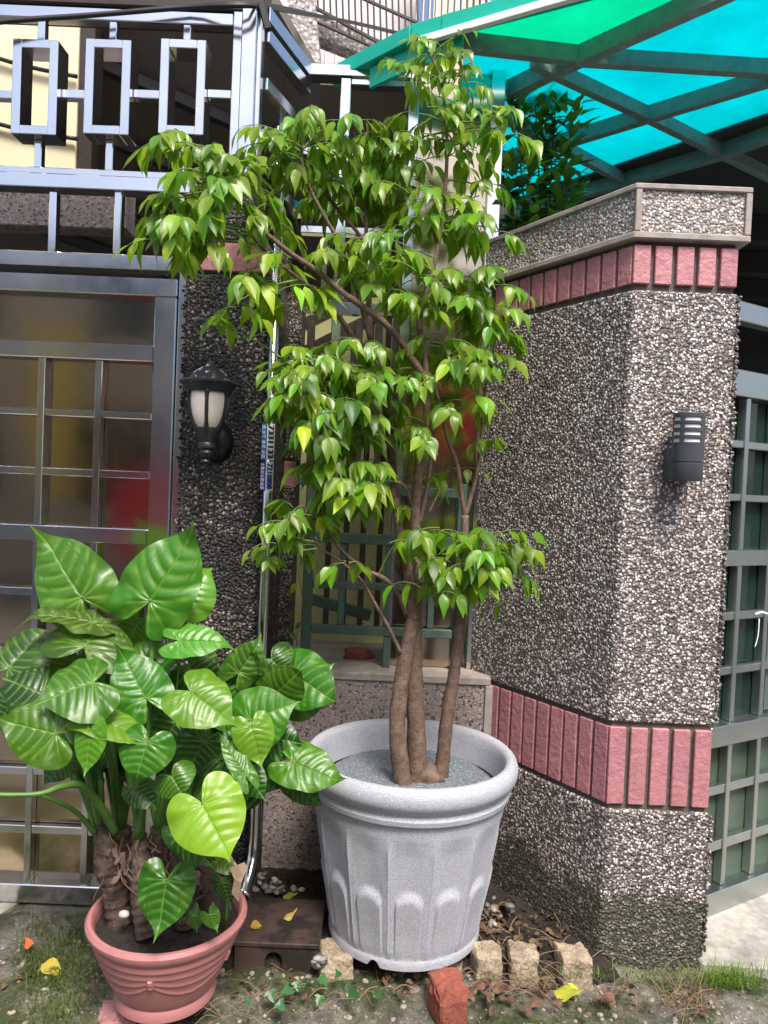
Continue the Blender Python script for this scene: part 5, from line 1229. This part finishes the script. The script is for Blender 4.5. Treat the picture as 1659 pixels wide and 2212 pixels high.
# broken red brick
bkq = P(968, 2152, 1.995); bm = bmesh.new(); addbox(bm, -.041, .041, -.045, .045, -.058, .058, .006)
bmesh.ops.subdivide_edges(bm, edges=list(bm.edges), cuts=4, use_grid_fill=True)
for v in bm.verts:
    k = max(0, v.co.z-.012+.02*noise.noise(Vector((v.co.x*30, v.co.y*30, 0)))-v.co.x*.25)
    v.co += Vector((.5*k*noise.noise(v.co*40), .2*k, -k*.3*(1+.8*noise.noise(v.co*25))))+Vector((noise.noise(v.co*50), noise.noise(v.co*50+Vector((5, 0, 0))), noise.noise(v.co*50+Vector((0, 9, 0)))))*.003
tag(bmobj('brick', bm, M['brick'], None, False, Matrix.Translation(bkq) @ Matrix.Rotation(.35, 4, 'Z')), 'broken red brick standing in front of the grey planter', 'brick')
# ------------------------------------------------------------------ pebbles, litter, grass
def pebble_heap(name, spots, mat, label):
    vs, fs = [], []
    ico = bmesh.new(); bmesh.ops.create_icosphere(ico, subdivisions=2, radius=1); iv = [v.co.copy() for v in ico.verts]; fi = [[v.index for v in f.verts] for f in ico.faces]; ico.free()
    for (x, y, Y, n, sp) in spots:
        for k in range(n):
            c = P(x+random.gauss(0, sp), y+random.gauss(0, sp*.7), Y+random.uniform(-.02, .02)); r = random.uniform(.008, .015); b = len(vs)
            c.z = max(c.z, .045) if Y > 2.3 else c.z
            R = Matrix.Rotation(random.uniform(0, 3), 3, 'Z') @ Matrix.Rotation(random.uniform(-.5, .5), 3, 'X'); s = (1.3, .9, .7)
            vs += [c+R @ Vector((v.x*s[0], v.y*s[1], v.z*s[2]))*r for v in iv]; fs += [[b+i for i in f] for f in fi]
    o = mesh(name, vs, fs, mat, None, True); tag(o, label, 'pebbles', kind='stuff'); return o
def gp(x, y, z=.03): return PZ(x, y, z)
def heap(pts, z):
    out = []
    for (x, y, n, sp) in pts: q = PZ(x, y, z); out.append((x, y, q.y, n, sp))
    return out
pebble_heap('river_pebbles', heap([(590, 1915, 26, 26), (575, 1965, 8, 16), (690, 2075, 8, 8), (1062, 1965, 16, 14), (1055, 1995, 8, 10)], .055), M['pebbles'], 'grey river pebbles scattered on the soil bed')
FL = [leaflet_mesh('fallen_leaf', .27, .3, .35, .3, wavy=.05), leaflet_mesh('fallen_leaf', .24, -.3, -.3, .3, wavy=.06), leaflet_mesh('fallen_leaf', .3, .6, .2, .35, wavy=.03)]
def fallen(label, x, y, z, s, az, col, tilt=.25, group=None):
    q = PZ(x, y, z); ax = Vector((math.cos(az), math.sin(az), random.uniform(-.1, .15)))
    me = random.choice(FL)
    if not me.materials: me.materials.append(M['dryleaf'])
    o = bpy.data.objects.new('fallen_leaf', me); C.objects.link(o); o.matrix_basis = frame(q, ax, UP+TOCAM*tilt+Vector((random.gauss(0, .3), 0, 0)), s); o.color = c4(col)
    return tag(o, label, 'leaf', group)
fallen('orange fallen leaf on the moss left of the pink pot', 65, 2045, .06, .045, 2.2, (.62, .17, .03), .9)
fallen('crumpled yellow fallen leaf on the moss left of the pink pot', 90, 2082, .05, .075, -.25, (.5, .38, .05), .4)
fallen('bright yellow-green fallen leaf below the right end granite block', 1195, 2140, .03, .085, -.4, (.36, .4, .03), .3)
fallen('yellow-brown fallen leaf on top of the drain box', 612, 1985, zb1+.008, .05, .6, (.45, .33, .09), .3)
fallen('dull yellow fallen leaf beside the pipe outlet', 540, 2002, zb1+.008, .045, .2, (.42, .28, .03), .3)
fallen('green-yellow fallen leaf in the dark corner behind the drain box', 610, 1935, .07, .055, -.1, (.3, .32, .04), .3)
fallen('brown fallen leaf against the left of the pink pot rim', 205, 1990, .2, .05, 1.8, (.4, .16, .07), 1)
tag(ear_leaf(P(1245, 2138, 2.08), P(1228, 2122, 2.08), .02, Vector((0, -.5, 1)), (.5, .6, .04), 'leaf_scrap', 77), 'tiny torn yellow leaf scrap by the kerb stones', 'leaf').parent = None
lv, lf = [], []
def litter(x, y, z, s, az):
    q = PZ(x, y, z); me = random.choice(FL); m = frame(q, Vector((math.cos(az), math.sin(az), random.uniform(-.3, .3))), UP+Vector((random.gauss(0, .6), random.gauss(0, .6), 0)), s)
    b = len(lv); lv.extend(m @ v.co for v in me.vertices); lf.extend(tuple(b+i for i in p.vertices) for p in me.polygons)
for k in range(60): litter(random.gauss(1120, 110), random.gauss(2140, 16), .03, random.uniform(.018, .04), random.uniform(0, 6.28))
for k in range(60): litter(random.uniform(1040, 1260), random.uniform(1960, 2050), .05, random.uniform(.015, .035), random.uniform(0, 6.28))
for k in range(24): litter(random.gauss(1080, 30), random.gauss(1975, 22), .06, random.uniform(.02, .04), random.uniform(0, 6.28))
for k in range(20): litter(random.gauss(600, 60), random.gauss(2140, 25), .03, random.uniform(.015, .035), random.uniform(0, 6.28))
for k in range(14): litter(random.gauss(900, 50), random.gauss(2125, 8), .03, random.uniform(.02, .035), random.uniform(0, 6.28))
for k in range(12): litter(random.gauss(30, 20), random.gauss(2110, 20), .03, random.uniform(.015, .03), random.uniform(0, 6.28))
for k in range(26): litter(random.gauss(1400, 130), random.gauss(2165, 18), .02, random.uniform(.012, .03), random.uniform(0, 6.28))
o = mesh('leaf_litter', lv, lf, M['dryleaf'], None, True); o.color = (.13, .065, .04, 1); tag(o, 'brown dry leaf litter along the kerb', 'litter', kind='stuff')
gv, gf = [], []
def grass(x, y, z, h, lean=.5):
    q = PZ(x, y, z); a = random.uniform(0, 6.28); d = Vector((math.cos(a), math.sin(a), 0)); w = Vector((-d.y, d.x, 0))*random.uniform(.0007, .0014); b = len(gv)
    p1 = q+d*h*lean*.4+UP*h*.6; p2 = q+d*h*lean+UP*h*random.uniform(.6, .95)
    gv.extend([q-w, q+w, p1+w*.8, p1-w*.8, p2]); gf.extend([(b, b+1, b+2, b+3), (b+3, b+2, b+4)])
for k in range(2600):
    x = random.gauss(125, 62); y = random.gauss(2105, 70)
    if x < 230 and 1975 < y < 2260 and x+(y-2000)*-.15 > 15: grass(x, y, yard_z(*PZ(x, y, .02).xy), random.uniform(.012, .034), random.uniform(.4, 1.2))
o = mesh('mossy_grass', gv, gf, M['blade'], None); o.color = (.075, .12, .018, 1); tag(o, 'fine mossy grass left of the pink pot', 'grass', kind='stuff')
gv, gf = [], []
for k in range(620): grass(random.gauss(1570, 38), random.gauss(2122, 9), .03, random.uniform(.02, .055), random.uniform(.3, 1.1))
for k in range(260): grass(random.gauss(1400, 110), random.gauss(2112, 9), .03, random.uniform(.012, .04), random.uniform(.3, 1.1))
o = mesh('green_grass', gv, gf, M['blade'], None); o.color = (.12, .22, .02, 1); tag(o, 'bright green grass tuft at the foot of the pier', 'grass', kind='stuff')
gv, gf = [], []
for k in range(90):
    x, y = random.gauss(1480, 35), random.gauss(2165, 22); a = PZ(x, y, .015); h = random.uniform(.03, .11)
    d = Vector((random.uniform(-1, 1), random.uniform(-.4, .4), random.uniform(.1, .9))).normalized()
    tube_data([tuple(a)+(.0009,), tuple(a+d*h*.5+UP*.012)+(.0009,), tuple(a+d*h)+(.0006,)], 4, 3, 0, gv, gf, False)
for k in range(70):
    x, y = random.choice(((1200, 2130), (1130, 2110), (560, 2180), (430, 2200), (1320, 2140))); x += random.gauss(0, 50); y += random.gauss(0, 16); a = PZ(x, y, .03); h = random.uniform(.04, .16)
    d = Vector((random.uniform(-1, 1), random.uniform(-.5, .5), random.uniform(-.1, .25))).normalized()
    tube_data([tuple(a)+(.0009,), tuple(a+d*h*.5+UP*.02)+(.0009,), tuple(a+d*h)+(.0006,)], 4, 3, 0, gv, gf, False)
o = mesh('dry_grass', gv, gf, M['fibre'], None, True); tag(o, 'straw-coloured dry grass stalks and roots by the kerb', 'grass', kind='stuff')
# ivy seedlings: three-lobed leaves
def ivy_mesh():
    pts = [(0, 0), (.28, -.06), (.62, .18), (.33, .30), (.30, .62), (0, 1.0), (-.30, .62), (-.33, .30), (-.62, .18), (-.28, -.06)]
    vs = [(0, .3, -.06)]+[(x, y, .1*abs(x)-.08*y*y) for x, y in pts]
    me = bpy.data.meshes.new('ivy_leaf'); me.from_pydata(vs, [], [(0, 1+i, 1+(i+1) % 10) for i in range(10)]); me.update(); me.materials.append(M['shrubleaf']); return me
iv_ = ivy_mesh()
ivy = thing('ivy', 'small dark green ivy creeping along the kerb below the planter', 'plant', tuple(PZ(700, 2140, .03)))
for (x, y, s) in ((583, 2140, .032), (613, 2135, .034), (640, 2120, .026), (665, 2135, .03), (705, 2118, .034), (725, 2105, .024), (752, 2150, .04), (745, 2135, .03), (822, 2150, .032), (735, 2125, .024), (860, 2158, .022), (692, 2150, .026), (600, 2165, .03), (540, 2160, .022)):
    q = PZ(x, y, .055); o = bpy.data.objects.new('leaf', iv_); C.objects.link(o); o.parent = ivy; o.matrix_parent_inverse = Matrix.Translation(-Vector(ivy.location))
    o.matrix_basis = frame(q, Vector((random.uniform(-1, 1), -.5, random.uniform(-.5, .9))), UP+TOCAM*.8, s); o.color = (.035, .13, .045, 1)
ivv, ivf = [], []
for k in range(9):
    a = PZ(560+k*36, 2150+random.uniform(-10, 10), .03); b = PZ(600+k*36, 2140+random.uniform(-12, 12), .045)
    tube_data([tuple(a)+(.0012,), tuple((a+b)/2+UP*.012)+(.0012,), tuple(b)+(.001,)], 5, 3, 0, ivv, ivf, False)
mesh('runner', ivv, ivf, M['fibre'], ivy, True)
# vine leaves on the coping behind the pillar
vn = thing('vine', 'yellowing vine seedling growing behind the downpipe on the low wall', 'plant', tuple(P(640, 1380, 2.72)))
vcol = [(.3, .3, .03), (.12, .2, .02), (.2, .28, .03)]
for k, (x, y, s, c) in enumerate(((640, 1260, .05, (.45, .42, .03)), (632, 1320, .04, (.1, .16, .02)), (648, 1345, .035, (.12, .2, .02)), (640, 1400, .035, (.35, .36, .04)), (628, 1365, .04, (.1, .18, .02)), (655, 1300, .03, (.09, .16, .02)))):
    q = P(x, y, 2.72); me = LEAF[k % 5]; o = bpy.data.objects.new('leaf', me); C.objects.link(o); o.parent = vn; o.matrix_parent_inverse = Matrix.Translation(-Vector(vn.location))
    o.matrix_basis = frame(q, Vector((random.uniform(-.6, .6), -.2, -.8)), UP*.4+TOCAM, s); o.color = c4(c)
tube('stem', [tuple(P(x, y, 2.74))+(.0015,) for x, y in ((650, 1435), (640, 1380), (655, 1320), (645, 1240))], M['twig'], vn, 5, 4)

# ------------------------------------------------------------------ rubble and twigs on the ground
ico = bmesh.new(); bmesh.ops.create_icosphere(ico, subdivisions=1, radius=1); iv2 = [v.co.copy() for v in ico.verts]; fi2 = [[v.index for v in f.verts] for f in ico.faces]; ico.free()
def rubble(name, label, n, xr, yr, zf, rr, mat):
    vs, fs = [], []
    for k in range(n):
        x, y = random.uniform(*xr), random.uniform(*yr); z = zf(x, y)
        r = rr[0]+(rr[1]-rr[0])*random.random()**3; b = len(vs); ro = Matrix.Rotation(random.uniform(0, 3), 3, 'Z') @ Matrix.Rotation(random.uniform(-.6, .6), 3, 'X')
        for v in iv2:
            q = v*(1+.35*noise.noise(v*2+Vector((k, 0, 0)))); vs.append(Vector((x, y, z+r*.25))+ro @ Vector((q.x*1.2, q.y, q.z*.7))*r)
        fs += [[b+i for i in f] for f in fi2]
    tag(mesh(name, vs, fs, mat), label, 'gravel', kind='stuff')
rubble('grit', 'loose grit and small stones on the mossy pavement', 1500, (-1.4, 1.5), (1.75, 2.25), yard_z, (.0012, .0095), M['rockpale'])
rubble('soil_clods', 'crumbs of dark soil on the bed behind the kerb stones', 1300, (-.45, .75), (2.14, 2.6), bed_z, (.002, .012), M['soil'])
tv, tf = [], []
for k in range(60):
    x, y = random.uniform(.2, .75), random.uniform(2.16, 2.45); a = Vector((x, y, bed_z(x, y)+.008)); d = Vector((random.uniform(-1, 1), random.uniform(-1, 1), random.uniform(-.05, .2))).normalized(); h = random.uniform(.03, .13)
    tube_data([tuple(a)+(.0013,), tuple(a+d*h*.5+UP*.01)+(.0012,), tuple(a+d*h)+(.0008,)], 5, 3, 0, tv, tf, False)
for k in range(50):
    x, y = random.uniform(-.8, 1.0), random.uniform(1.95, 2.15); a = Vector((x, y, yard_z(x, y)+.006)); d = Vector((random.uniform(-1, 1), random.uniform(-1, 1), random.uniform(-.02, .1))).normalized(); h = random.uniform(.02, .09)
    tube_data([tuple(a)+(.0011,), tuple(a+d*h*.5+UP*.004)+(.001,), tuple(a+d*h)+(.0007,)], 5, 3, 0, tv, tf, False)
tag(mesh('dead_twigs', tv, tf, M['fibre'], None, True), 'thin dead twigs lying on soil and pavement', 'twigs', kind='stuff')
